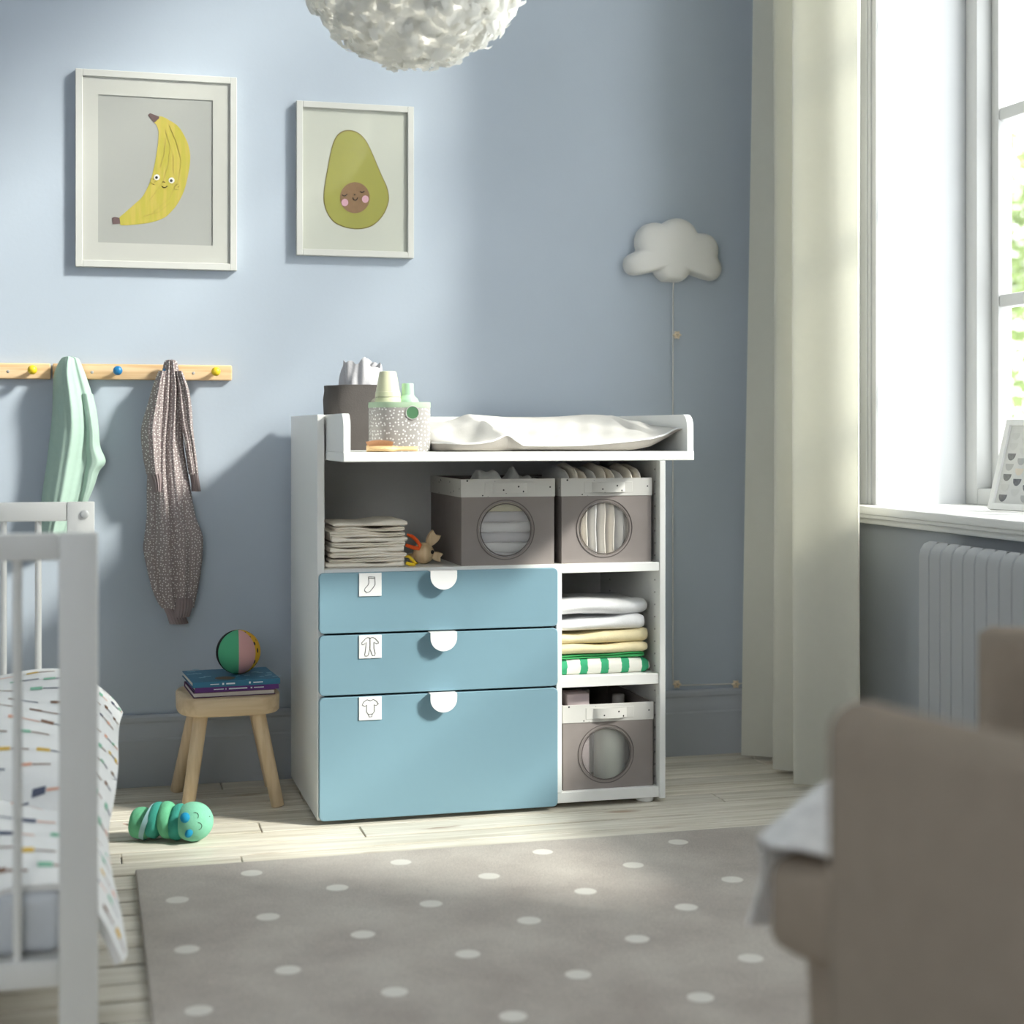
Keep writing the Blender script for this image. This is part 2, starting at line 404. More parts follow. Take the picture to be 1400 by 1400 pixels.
# tray
TX0, TX1, TY0 = 0.022, 0.877, -0.266
MB().box(TX0, TX1, TY0, 0.486, 0.889, 0.911, 0.0015, 1).build('tray_deck', M_foil, ct, 30)
def endboard(x0, x1):
    poly = [(0.486, 0.911), (0.486, 1.0)]
    r = 0.032
    for k in range(9):
        a = PI/2*k/8; poly.append((TY0+0.002+r-r*math.sin(a), 1.0-r+r*math.cos(a)))
    poly.append((TY0+0.002, 0.911))
    return MB().prism(poly, lambda y, z: (x0, y, z), (x1-x0, 0, 0))
endboard(TX0+0.001, TX0+0.017).build('tray_end_board', M_foil, ct, 30)
endboard(TX1-0.017, TX1-0.001).build('tray_end_board', M_foil, ct, 30)
MB().box(TX0+0.017, TX1-0.017, 0.470, 0.486, 0.911, 0.996, 0.0015, 1).build('tray_back_board', M_foil, ct, 30)
# drawers
def rrect(x0, x1, z0, z1, r, n=6):
    p = []
    for cx, cz, a0 in ((x1-r, z1-r, 0), (x0+r, z1-r, PI/2), (x0+r, z0+r, PI), (x1-r, z0+r, 1.5*PI)):
        for k in range(n+1):
            a = a0+PI/2*k/n; p.append((cx+r*math.cos(a), cz+r*math.sin(a)))
    return p
M_tag = mat('tag_card', (244, 244, 242), 0.5)
M_line = mat('tag_line', (84, 82, 80), 0.6)
M_handle = mat('handle_white', (248, 248, 246), 0.35, spec=0.45)
# outlines of the drawn clothes, unit square, y up
SOCK = [[(.42, .84), (.70, .82), (.71, .50), (.62, .36), (.48, .20), (.36, .16), (.25, .24), (.26, .34), (.40, .48), (.44, .58), (.42, .84)], [(.42, .78), (.70, .76)]]
SUIT = [[(.38, .90), (.30, .86), (.12, .68), (.14, .60), (.20, .60), (.32, .70), (.30, .45), (.25, .16), (.28, .10), (.38, .11), (.42, .18), (.49, .44), (.56, .20), (.60, .12), (.70, .12), (.72, .20), (.66, .45), (.66, .70), (.78, .62), (.86, .64), (.86, .70), (.70, .86), (.60, .90), (.49, .87), (.38, .90)], [(.49, .87), (.49, .44)]]
BODY = [[(.36, .88), (.22, .80), (.14, .66), (.26, .60), (.34, .66), (.33, .36), (.42, .24), (.45, .14), (.57, .14), (.58, .24), (.68, .36), (.67, .66), (.75, .61), (.86, .68), (.78, .80), (.64, .88), (.50, .83), (.36, .88)], [(.42, .26), (.58, .26)]]
DR = (('top', 0.4665, 0.6135, SOCK, 'sock'), ('middle', 0.3155, 0.4615, SUIT, 'sleepsuit'), ('bottom', 0.0105, 0.3105, BODY, 'bodysuit'))
for nm, z0, z1, art, what in DR:
    d = MB()
    P0 = rrect(0.003, 0.608, z0, z1, 0.012); 
    P1 = rrect(0.0045, 0.6065, z0+0.0015, z1-0.0015, 0.011)
    d.loft([[Vector((a, -0.0165, b)) for a, b in P1], [Vector((a, -0.0150, b)) for a, b in P0], [Vector((a, -0.0005, b)) for a, b in P0]])
    d.box(0.03, 0.59, 0.006, 0.45, z0+0.02, z1-0.035)
    do = d.build('drawer', M_blue, ct, 30); do['label'] = 'blue %s drawer front with %s picture tag' % (nm, what)
    h = MB(); cx = 0.3085; r = 0.0335
    poly = [(cx+r, z1+0.002), (cx+r, z1-0.010)]+[(cx+r*math.cos(a), z1-0.012+r*math.sin(a)*0.98) for a in [-PI*k/20 for k in range(21)]]+[(cx-r, z1-0.010), (cx-r, z1+0.002)]
    h.prism(poly, lambda a, b: (a, -0.0365, b), (0, 0.003, 0)); h.box(cx-r, cx+r, -0.0345, -0.004, z1-0.0002, z1+0.0018)
    h.build('handle', M_handle, do, 30)
    MB().box(0.100, 0.156, -0.0192, -0.0168, z1-0.058, z1-0.001, 0.0006, 1).build('picture_tag', M_tag, do, 30)
    lm = MB()
    for line in art:
        lm.tube([(0.100+0.056*a, -0.0195, z1-0.058+0.057*b) for a, b in line], 0.0008, 5)
    lm.build('%s_drawing' % what, M_line, do, 30)

# ------------------------------------------------------------------ fabric storage boxes
M_band = bpy.data.materials.new('speckled_white_band'); M_band.use_nodes = True
nt = M_band.node_tree; b = nt.nodes['Principled BSDF']; b.inputs['Roughness'].default_value = 0.7
tc = NN(nt, 'ShaderNodeTexCoord'); v = NN(nt, 'ShaderNodeTexVoronoi'); v.inputs['Scale'].default_value = 48
nt.links.new(tc.outputs['Object'], v.inputs['Vector'])
r_ = NN(nt, 'ShaderNodeValToRGB'); r_.color_ramp.elements[0].position = 0.10; r_.color_ramp.elements[1].position = 0.13
r_.color_ramp.elements[0].color = (0.02, 0.02, 0.02, 1); r_.color_ramp.elements[1].color = lin((214, 212, 206))+(1,)
nt.links.new(v.outputs['Distance'], r_.inputs['Fac']); nt.links.new(r_.outputs['Color'], b.inputs['Base Color'])
M_rim = mat('grey_rim', (108, 101, 97), 0.6)
M_film = bpy.data.materials.new('clear_plastic_film'); M_film.use_nodes = True
nt = M_film.node_tree; nt.nodes.clear(); out = NN(nt, 'ShaderNodeOutputMaterial'); tp = NN(nt, 'ShaderNodeBsdfTransparent'); gl = NN(nt, 'ShaderNodeBsdfPrincipled')
gl.inputs['Base Color'].default_value = lin((196, 194, 192))+(1,); gl.inputs['Roughness'].default_value = 0.25
mx = NN(nt, 'ShaderNodeMixShader'); mx.inputs[0].default_value = 0.16
nt.links.new(tp.outputs[0], mx.inputs[1]); nt.links.new(gl.outputs[0], mx.inputs[2]); nt.links.new(mx.outputs[0], out.inputs[0])
BW, BD, BH = 0.243, 0.36, 0.216
def storage_box(x0, y0, z0, label):
    t = thing('storage_box', (x0, y0, z0), label, 'storage box', 'grey fabric boxes with round windows')
    m = MB(); cx, cz, R = x0+BW*0.475, z0+0.089, 0.069
    # front face with a round hole
    angs = sorted([2*PI*k/48 for k in range(48)]+[math.atan2(zz-cz, xx-cx) % (2*PI) for xx in (x0, x0+BW) for zz in (z0, z0+BH)])
    def rect_pt(a):
        c_, s_ = math.cos(a), math.sin(a); ts = []
        if c_ > 1e-9: ts.append((x0+BW-cx)/c_)
        if c_ < -1e-9: ts.append((x0-cx)/c_)
        if s_ > 1e-9: ts.append((z0+BH-cz)/s_)
        if s_ < -1e-9: ts.append((z0-cz)/s_)
        t_ = min(ts); return (cx+c_*t_, cz+s_*t_)
    O = [rect_pt(a) for a in angs]; I = [(cx+R*math.cos(a), cz+R*math.sin(a)) for a in angs]
    m.loft([[Vector((a, y0, b)) for a, b in O], [Vector((a, y0, b)) for a, b in I], [Vector((a, y0+0.004, b)) for a, b in I], [Vector((a, y0+0.004, b)) for a, b in O]], loop=True)
    m.box(x0, x0+0.004, y0+0.004, y0+BD, z0, z0+BH); m.box(x0+BW-0.004, x0+BW, y0+0.004, y0+BD, z0, z0+BH)
    m.box(x0+0.004, x0+BW-0.004, y0+BD-0.004, y0+BD, z0, z0+BH); m.box(x0+0.004, x0+BW-0.004, y0+0.004, y0+BD-0.004, z0, z0+0.004)
    m.build('box_body', M_grey, t, 30)
    bd = MB(); e = 0.0018; zb = z0+BH-0.044
    bd.box(x0-e, x0+BW+e, y0-e, y0-0.0002, zb, z0+BH+e, 0.0006, 1); bd.box(x0-e, x0-0.0002, y0, y0+BD, zb, z0+BH+e); bd.box(x0+BW+0.0002, x0+BW+e, y0, y0+BD, zb, z0+BH+e)
    bd.box(x0-e, x0+BW+e, y0+BD+0.0002, y0+BD+e, zb, z0+BH+e)
    bd.build('top_band', M_band, t, 30)
    st = MB(); hx0, hx1 = cx-0.035, cx+0.055; hz0, hz1 = zb+0.010, zb+0.035
    st.box(cx-0.055, cx+0.075, y0-e-0.0010, y0-e+0.0004, zb+0.008, zb+0.037, 0.0004, 1)
    st.grid(lambda u, q: Vector((hx0+(hx1-hx0)*u, y0-e-0.0012-0.013*max(0, math.sin(PI*u))**0.6, hz0+(hz1-hz0)*q)), 16, 1)
    st.build('handle_strap', M_band, t, 40)
    rg = MB()
    for rr, th in ((R+0.006, 0.0011), (R-0.003, 0.0014)):
        rg.tube([(cx+rr*math.cos(2*PI*k/48), y0-0.0006, cz+rr*math.sin(2*PI*k/48)) for k in range(48)], th, 6, True)
    rg.build('window_rim', M_rim, t, 40)
    MB().cyl((cx, y0+0.0016, cz), (cx, y0+0.0026, cz), R, R, 48).build('window_film', M_film, t, 40)
    return t
def fold_cloth(x0, x1, y0, y1, z0, z1, layers=2, seed=0, wave=0.004, sag=0.0, nx=22, tilt=0.0, bulge=0.006, skew=0.0):
    "folded cloth: stacked rounded folds to the front, softly uneven"
    rd = random.Random(seed); ph = [rd.uniform(0, 6.28) for _ in range(8)]
    m = MB(); rings = []
    nf = layers*8
    for i in range(nx+1):
        u = i/nx; x = x0+(x1-x0)*u
        e = min(1.0, (min(u, 1-u)*nx+0.35)/1.6); e = math.sqrt(max(0.0, 1-(1-e)**2))
        dz = wave*math.sin(5*u+ph[0])+wave*0.6*math.sin(11*u+ph[1])-sag*math.sin(PI*u)+tilt*(u-0.5)
        zc = (z0+z1)/2; ring = []
        for k in range(nf+1):
            t = k/nf; lob = abs(math.sin(PI*layers*t))**0.6
            dy = wave*1.2*math.sin(7*u+ph[2]+int(t*layers*0.999)*1.7)
            ring.append(Vector((x+skew*t, y0+bulge-bulge*lob*e+dy*0.7, zc+(z0-zc+(z1-z0)*t)*e+dz*t)))
        for k in range(5):
            t = 1-k/4; ring.append(Vector((x+skew*t, y1-bulge*math.sin(PI*t), zc+(z0-zc+(z1-z0)*t)*e+dz*t)))
        rings.append(ring)
    m.loft(rings); return m
def cloth_pile(name, mats, x0, x1, y0, y1, z0, hs, labels, cat, group, **kw):
    z = z0
    for k, h in enumerate(hs):
        m = fold_cloth(x0+random.uniform(0, .004), x1-random.uniform(0, .004), y0+random.uniform(0, .004), y1, z, z+h, seed=k+int(x0*1000), **kw)
        tag(m.build(name, mats[k % len(mats)], None, 60), labels[k], cat, group)
        z += h+0.0005

bA = storage_box(0.366, 0.020, 0.621, 'grey fabric box with round window, left one on middle shelf')
bB = storage_box(0.629, 0.020, 0.621, 'grey fabric box with round window, right one on middle shelf')
bC = storage_box(0.634, 0.022, 0.040, 'grey fabric box with round window in bottom right compartment')
# contents, box on the left: folded clothes
M_gc = mat('pale_grey_cotton', (205, 203, 205), 0.95, (200, 0.3, 0.002), 0.05, 30)
M_yc = mat('pale_yellow_print', (222, 216, 182), 0.95, (200, 0.3, 0.002), 0.10, 60)
bx, bz = 0.366, 0.6255
cloth_pile('folded_clothing', [M_gc, M_cloth_white, M_gc, M_cloth_white, M_gc, M_yc], bx+0.012, bx+BW-0.012, 0.034, 0.30, bz, [0.024, 0.026, 0.025, 0.026, 0.026, 0.030],
    ['pale grey folded cloth lowest in left grey box window', 'white folded cloth second from bottom in left grey box', 'pale grey folded cloth third from bottom in left grey box', 'white folded cloth fourth from bottom in left grey box', 'pale grey folded cloth under the yellow one in left grey box', 'pale yellow patterned folded cloth at top of left box window'],
    'clothing', 'folded clothes in the left box', wave=0.0015, layers=1)
def crumple(x0, x1, y0, y1, z0, z1, seed, nx=26, ny=14, amp=0.012):
    rd = random.Random(seed); K = [(rd.uniform(30, 130), rd.uniform(-60, 60), rd.uniform(0, 6.28)) for _ in range(6)]
    def fn(u, q):
        x = x0+(x1-x0)*u; yy = y0+(y1-y0)*q
        e = (max(0, math.sin(PI*u))**0.35)*(max(0, math.sin(PI*q))**0.35)
        hh = sum(math.sin(a*x+b_*yy+p) for a, b_, p in K)/6
        return Vector((x, yy, z0+(z1-z0)*e*(0.75+0.25*hh)+amp*hh*e))
    m = MB(); m.grid(fn, nx, ny); 
    m.grid(lambda u, q: Vector((x0+(x1-x0)*u, y0+(y1-y0)*q, z0-0.002)), 1, 1)
    return m
tag(crumple(bx+0.05, bx+0.135, 0.04, 0.25, 0.783, 0.872, 3, amp=0.022).build('folded_clothing', M_cloth_white, None, 60), 'white cloth bulging above the left grey box rim, left bump', 'clothing', 'folded clothes in the left box')
tag(crumple(bx+0.122, bx+0.236, 0.04, 0.25, 0.783, 0.866, 5, amp=0.020).build('folded_clothing', M_cloth_white, None, 60), 'white cloth bulging above the left grey box rim, right bump', 'clothing', 'folded clothes in the left box')
# box on the right: upright white muslin rolls
cx0 = 0.629
for k in range(9):
    x = cx0+0.010+0.0245*k
    m = MB(); rd = random.Random(40+k); rings = []
    for i in range(22):
        t = i/21; z = 0.626+t*(0.243+0.007*math.sin(k*1.9)); hw = 0.0114; top = math.sqrt(max(0.02, 1-max(0, (t-0.86)/0.14)**2))
        ring = []
        for q in range(16):
            a = 2*PI*q/16
            wv = 1+0.20*math.sin(3*a+k+5*t)+0.10*math.sin(9*t+2*a)
            ring.append(Vector((x+hw+hw*math.cos(a)*0.95*top, 0.15+0.118*math.copysign(abs(math.sin(a))**0.5, math.sin(a))*top+0.004*wv-0.004+0.003*math.sin(14*t+k), z)))
        rings.append(ring)
    m.loft(rings)
    tag(m.build('muslin_cloth', M_muslin if k % 3 else M_cloth_white, None, 60), ['leftmost', 'second', 'third', 'fourth', 'fifth', 'sixth', 'seventh', 'eighth', 'rightmost'][k]+' of the pale cloths standing upright in the right grey box', 'cloth', 'upright cloths in the right box')
# box in the bottom: bottles and a carton
M_carton = mat('pale_pink_carton', (206, 190, 190), 0.6)
MB_ = MB().box(0.652, 0.712, 0.045, 0.115, 0.0455, 0.282, 0.003); tag(MB_.build('carton', M_carton, None, 30), 'pale pink carton standing in bottom grey box', 'carton')
for k, (px, py, rr, hh, c, lb) in enumerate(((0.775, 0.075, 0.040, 0.185, (196, 200, 186), 'pale bottle behind round window of bottom box'), (0.742, 0.20, 0.034, 0.215, (150, 140, 135), 'dark bottle with pale cap standing tallest in bottom box'), (0.83, 0.16, 0.030, 0.205, (160, 152, 146), 'grey bottle with pale cap at right of bottom box'))):
    t = thing('bottle', (px, py, 0.0455), lb, 'bottle', 'bottles in the bottom box')
    z0 = 0.0455
    MB().lathe([(rr*0.9, z0), (rr, z0+0.004), (rr, z0+hh*0.72), (rr*0.8, z0+hh*0.82), (rr*0.42, z0+hh*0.87), (rr*0.4, z0+hh*0.9)], (px, py, 0), 24).build('bottle_body', mat('bottle_%d' % k, c, 0.35), t, 40)
    MB().lathe([(rr*0.55, z0+hh*0.885), (rr*0.55, z0+hh*1.02), (rr*0.5, z0+hh*1.03)], (px, py, 0), 20).build('cap', mat('bottle_cap_pale', (196, 192, 186), 0.4), t, 40)

# ------------------------------------------------------------------ right column towels
M_cream = mat('cream_terry', (238, 224, 182), 0.95, (300, 0.5, 0.002), 0.05, 50)
M_tw = mat('white_terry', (236, 236, 236), 0.95, (300, 0.5, 0.002), 0.03, 50)
M_green = mat('green_cotton', (70, 168, 100), 0.9, (300, 0.4, 0.002), 0.05, 50)
def striped(name, c1, c2, period, x_off, frac):
    m = bpy.data.materials.new(name); m.use_nodes = True; nt = m.node_tree; b = nt.nodes['Principled BSDF']; b.inputs['Roughness'].default_value = 0.95
    tc = NN(nt, 'ShaderNodeTexCoord'); n = NN(nt, 'ShaderNodeTexNoise'); n.inputs['Scale'].default_value = 120; nt.links.new(tc.outputs['Object'], n.inputs['Vector'])
    sx = NN(nt, 'ShaderNodeSeparateXYZ'); nt.links.new(tc.outputs['Object'], sx.inputs[0])
    a1 = NN(nt, 'ShaderNodeMath', operation='MULTIPLY_ADD'); a1.inputs[1].default_value = 0.006; nt.links.new(n.outputs['Fac'], a1.inputs[0]); nt.links.new(sx.outputs['X'], a1.inputs[2])
    a2 = NN(nt, 'ShaderNodeMath', operation='ADD'); a2.inputs[1].default_value = -x_off+10*period; nt.links.new(a1.outputs[0], a2.inputs[0])
    a3 = NN(nt, 'ShaderNodeMath', operation='MODULO'); a3.inputs[1].default_value = period; nt.links.new(a2.outputs[0], a3.inputs[0])
    a4 = NN(nt, 'ShaderNodeMath', operation='LESS_THAN'); a4.inputs[1].default_value = period*frac; nt.links.new(a3.outputs[0], a4.inputs[0])
    mx = NN(nt, 'ShaderNodeMix', data_type='RGBA'); mx.inputs[6].default_value = lin(c1)+(1,); mx.inputs[7].default_value = lin(c2)+(1,)
    nt.links.new(a4.outputs[0], mx.inputs[0]); nt.links.new(mx.outputs[2], b.inputs['Base Color'])
    return m
M_stripe = striped('green_white_stripe', (240, 238, 228), (62, 170, 122), 0.0555, 0.630, 0.36)
TG = 'folded towels on the narrow shelf'
tag(fold_cloth(0.627, 0.872, 0.026, 0.32, 0.3335, 0.372, 1, 2, 0.002, bulge=0.012).build('towel', M_stripe, None, 60), 'white towel with green stripes, lowest in the narrow shelf stack', 'towel', TG)
tag(fold_cloth(0.627, 0.858, 0.032, 0.32, 0.373, 0.386, 2, 5, 0.002, bulge=0.008).build('towel', M_green, None, 60), 'thin green folded towel just above the striped one', 'towel', TG)
tag(fold_cloth(0.626, 0.866, 0.024, 0.32, 0.387, 0.411, 1, 8, 0.003, bulge=0.012, tilt=0.006).build('towel', M_cream, None, 60), 'cream folded towel directly above the green one', 'towel', TG)
tag(fold_cloth(0.626, 0.868, 0.028, 0.32, 0.413, 0.441, 1, 9, 0.003, bulge=0.013, tilt=0.010).build('towel', M_cream, None, 60), 'cream folded towel, upper of the two cream ones', 'towel', TG)
tag(fold_cloth(0.626, 0.858, 0.030, 0.32, 0.447, 0.476, 1, 12, 0.003, bulge=0.013, tilt=0.008).build('towel', M_tw, None, 60), 'white folded towel below the topmost rolled towel', 'towel', TG)
m = MB(); rings = []
for i in range(27):                                   # rolled towel: spiral cross-section along X, flattened
    u = i/26; x = 0.632+0.240*u; ring = []; cz = 0.506+0.003*math.sin(6*u); e = 1-0.25*max(0, (u-0.9)/0.1)**2
    n = 40; sp = []
    for k in range(n):
        a = 2*PI*1.9*k/(n-1)+0.6; rr = (0.30+0.70*k/(n-1))
        sp.append((rr*math.cos(a), rr*math.sin(a)))
    so = [(p*1.0, q*1.0) for p, q in sp]; si = [(p*0.80, q*0.80) for p, q in reversed(sp)]
    for p, q in so+si: ring.append(Vector((x, 0.085+0.058*p*e, cz+0.026*q*e)))
    rings.append(ring)
m.loft(rings)
m.box(0.700, 0.875, 0.075, 0.30, 0.482, 0.516, 0.015, 3)
tag(m.build('towel', M_tw, None, 60), 'white rolled towel lying topmost in the narrow shelf stack', 'towel', TG)

# ------------------------------------------------------------------ muslin stack and wooden toy
hs = [0.013, 0.012, 0.013, 0.012, 0.013, 0.012, 0.014, 0.013, 0.014]
names = ['lowest', 'second from bottom', 'third from bottom', 'fourth from bottom', 'middle', 'fourth from top', 'third from top', 'second from top', 'topmost']
z = 0.6212
for k, h in enumerate(hs):
    a = 0.036+random.uniform(-.014, .012)+(0.010 if k > 6 else 0); b = 0.226+random.uniform(-.008, .006)
    m = fold_cloth(a, b, 0.030+random.uniform(-.006, .008), 0.22, z+.0004, z+h*0.97, 1 if k in (0, 3, 5, 8) else 2, 60+k, 0.0026, 0.005 if k > 6 else 0.0, 30, 0.004*math.sin(k), 0.0065)
    tag(m.build('muslin_cloth', M_muslin, None, 60), names[k]+' folded muslin cloth in the stack beside the wooden toy', 'cloth', 'stacked muslin cloths')
    z += h
M_toy = wood('toy_wood', (232, 208, 168), (214, 184, 140), 'Z', False, 40, 0, 0.35)
toy = thing('wooden_toy', (0.285, 0.105, 0.6212), 'round wooden toy head with fins and orange and yellow loops', 'toy')
tz = 0.6212+0.0275
MB().ball((0.287, 0.105, tz), 0.0275, 0.026, 0.0275).build('toy_head', M_toy, toy, 60)
def fin(base, tip, wdt, th):
    base, tip = Vector(base), Vector(tip); d = tip-base; s_ = Vector((d.z, 0, -d.x)).normalized()
    pts = []
    for t, ww in ((0, .45), (.25, .8), (.55, 1.0), (.8, 1.0), (1.0, .85)): pts.append(base+d*t+s_*wdt*ww*0.5)
    pts.append(base+d*0.86)
    for t, ww in ((1.0, .85), (.8, 1.0), (.55, 1.0), (.25, .8), (0, .45)): pts.append(base+d*t-s_*wdt*ww*0.5)
    m = MB(); n = Vector((0, 1, 0))
    m.loft([[p-n*th*.3+ (sum(pts, Vector())/len(pts)-p)*0.12 for p in pts], [p-n*0 for p in pts], [p+n*th*.6 for p in pts], [p+n*th for p in pts]])
    return m
fin((0.298, 0.100, tz+0.020), (0.320, 0.094, tz+0.052), 0.030, 0.010).build('fin', M_toy, toy, 50)
fin((0.304, 0.095, tz-0.004), (0.332, 0.090, tz-0.012), 0.024, 0.009).build('fin', M_toy, toy, 50)
fin((0.272, 0.115, tz-0.008), (0.252, 0.120, tz-0.014), 0.020, 0.009).build('fin', M_toy, toy, 50)
MB().ball((0.305, 0.081, tz+0.004), 0.0042, 0.003, 0.0052, 14, 8).build('eye', M_black, toy, 60)
def hook(cx, y, cz, rr, th, a0, a1, sx=1.0, rot=0.0):
    pts = []
    for k in range(22):
        a = a0+(a1-a0)*k/21; p, q = rr*sx*math.cos(a), rr*math.sin(a)
        pts.append((cx+p*math.cos(rot)-q*math.sin(rot), y, cz+p*math.sin(rot)+q*math.cos(rot)))
    return pts
om = MB(); om.tube([(0.238, 0.075, tz+0.050), (0.250, 0.074, tz+0.046), (0.262, 0.074, tz+0.036), (0.272, 0.076, tz+0.022), (0.268, 0.074, tz+0.014), (0.252, 0.072, tz+0.017), (0.234, 0.073, tz+0.024)], [0.003, 0.0045, 0.005, 0.0048, 0.005, 0.0055, 0.004], 10)
om.build('orange_loop', mat('orange_plastic', (235, 92, 36), 0.4), toy, 60)
ym = MB(); ym.tube([(0.226, 0.050, tz-0.002), (0.238, 0.046, tz-0.004), (0.247, 0.042, tz-0.014), (0.256, 0.040, tz-0.021), (0.250, 0.037, tz-0.0225), (0.236, 0.036, tz-0.0215), (0.228, 0.036, tz-0.018)], [0.003, 0.004, 0.004, 0.0035, 0.004, 0.005, 0.004], 10)
ym.build('yellow_loop', mat('yellow_plastic', (236, 200, 44), 0.4), toy, 60)

# ------------------------------------------------------------------ on the tray
DZ = 0.911
M_felt = mat('dark_grey_felt', (92, 87, 84), 0.95, (260, 0.3, 0.002), 0.06, 20)
bin_ = thing('fabric_basket', (0.132, 0.225, DZ), 'dark grey felt basket with a round badge at back of the tray', 'basket')
def rr_ring(cx, cy, a, b, z, n=40, p=3.2, wob=0.0):
    out = []
    for k in range(n):
        t = 2*PI*k/n; c_, s_ = math.cos(t), math.sin(t)
        out.append(Vector((cx+a*math.copysign(abs(c_)**(2/p), c_), cy+b*math.copysign(abs(s_)**(2/p), s_), z+wob*math.sin(3*t))))
    return out
m = MB(); cx, cy, a, b = 0.136, 0.225, 0.083, 0.085
m.loft([rr_ring(cx, cy, a*.96, b*.96, DZ), rr_ring(cx, cy, a*.98, b*.98, DZ+0.01), rr_ring(cx, cy, a*1.0, b*1.0, DZ+0.08), rr_ring(cx, cy, a*1.03, b*1.03, DZ+0.13), rr_ring(cx, cy, a*0.99, b*.99, DZ+0.152, wob=.001), rr_ring(cx, cy, a*1.0, b, DZ+0.166, wob=.001), rr_ring(cx, cy, a*.95, b*.95, DZ+0.1665, wob=.001), rr_ring(cx, cy, a*.94, b*.94, DZ+0.012)])
m.build('basket_body', M_felt, bin_, 50)
MB().cyl((cx+0.037, cy-b-0.003, DZ+0.115), (cx+0.037, cy-b+0.004, DZ+0.115), 0.019, 0.019, 28, 0.002).build('badge', mat('badge_grey_green', (132, 130, 118), 0.7, None, .12, 90), bin_, 40)
rd = random.Random(5)
m = MB()
def tissue(cx, cy, wx, wy, z0, h, seed):
    rd = random.Random(seed); K = [rd.uniform(0, 6.28) for _ in range(6)]
    rings = []
    for i in range(9):
        t = i/8; ring = []
        for k in range(72):
            a = 2*PI*k/72
            pl = 1+0.05*math.sin(7*a+K[0]+4*t)+0.035*math.sin(15*a+K[1]-3*t)
            top = 0.07*math.sin(2*a+K[2])+0.06*math.sin(5*a+K[3])+0.05*math.sin(9*a+K[4])
            sh = (1-0.20*t)*pl
            ring.append(Vector((cx+wx*sh*math.cos(a), cy+wy*sh*math.sin(a), z0+h*t*(1+top*t))))
        rings.append(ring)
    rings.append([Vector((cx+(p.x-cx)*0.75, cy+(p.y-cy)*0.75, p.z-0.012)) for p in rings[-1]])
    rings.append([Vector((cx+(p.x-cx)*0.5, cy+(p.y-cy)*0.5, z0+h*0.2)) for p in rings[-1]])
    return rings
m.loft(tissue(0.148, 0.225, 0.064, 0.058, DZ+0.10, 0.122, 11))
tag(m.build('crumpled_cloth', M_gc, None, 70), 'crumpled pale grey cloth sticking up from the dark felt basket', 'cloth')
# dotted basket
M_dot = dotted('grey_white_dots', (170, 166, 162), (240, 240, 238), 0.0094, 0.165, around=0.0715)
db = thing('dotted_basket', (0.178, -0.130, DZ), 'grey white-dotted basket with green lining standing on the tray', 'basket')
m = MB(); cx, cy, a = 0.1785, -0.130, 0.0715
m.loft([rr_ring(cx, cy, a*.97, a*.97, DZ, p=2.7), rr_ring(cx, cy, a, a, DZ+0.006, p=2.7), rr_ring(cx, cy, a, a, DZ+0.108, p=2.7), rr_ring(cx, cy, a*.985, a*.985, DZ+0.1085, p=2.7), rr_ring(cx, cy, a*.97, a*.97, DZ+0.01, p=2.7)])
m.build('basket_body', M_dot, db, 50)
M_mint = mat('mint_lining', (176, 200, 170), 0.85, (300, .2, .001))
MB().loft([rr_ring(cx, cy, a*1.005, a*1.005, DZ+0.104, p=2.7), rr_ring(cx, cy, a*1.015, a*1.015, DZ+0.107, p=2.7), rr_ring(cx, cy, a*1.005, a*1.005, DZ+0.117, p=2.7), rr_ring(cx, cy, a*.95, a*.95, DZ+0.117, p=2.7), rr_ring(cx, cy, a*.945, a*.945, DZ+0.05, p=2.7)], caps=False).build('lining', M_mint, db, 50)
hx = cx+0.017
MB().cyl((hx, cy-a-0.0012, DZ+0.092), (hx, cy-a+0.004, DZ+0.092), 0.0150, 0.0150, 28).build('grip_hole', mat('green_hole', (84, 128, 92), 0.8), db, 40)
MB().tube([(hx+0.0155*math.cos(2*PI*k/28), cy-a-0.001, DZ+0.092+0.0155*math.sin(2*PI*k/28)) for k in range(28)], 0.0012, 6, True).build('grip_rim', mat('grip_rim_grey', (190, 188, 184), .7), db, 40)
M_creamp = mat('cream_plastic', (226, 226, 190), 0.35, spec=.45)
M_greenp = mat('pale_green_plastic', (176, 214, 182), 0.35, spec=.45)
t = thing('bottle', (0.152, -0.12, DZ+0.012), 'cream bottle with tapered cap standing in the dotted basket', 'bottle')
bx_, by_ = 0.1525, -0.120
MB().lathe([(0.030, DZ+0.012), (0.0315, DZ+0.016), (0.0315, DZ+0.122), (0.0300, DZ+0.129)], (bx_, by_, 0), 32).build('bottle_body', M_creamp, t, 40)
MB().lathe([(0.0305, DZ+0.130), (0.0295, DZ+0.142), (0.0285, DZ+0.1425), (0.0205, DZ+0.188), (0.019, DZ+0.191), (0.010, DZ+0.192)], (bx_, by_, 0), 32).build('cap', M_creamp, t, 40)
t = thing('bottle', (0.203, -0.11, DZ+0.012), 'pale green bottle with narrow cap standing in the dotted basket', 'bottle')
bx_, by_ = 0.2025, -0.112
MB().lathe([(0.026, DZ+0.012), (0.0275, DZ+0.016), (0.0275, DZ+0.118), (0.024, DZ+0.126), (0.0165, DZ+0.133), (0.0155, DZ+0.136)], (bx_, by_, 0), 32).build('bottle_body', M_greenp, t, 40)
MB().lathe([(0.0150, DZ+0.135), (0.0145, DZ+0.160), (0.0135, DZ+0.163), (0.006, DZ+0.1635)], (bx_, by_, 0), 28).build('cap', M_greenp, t, 40)
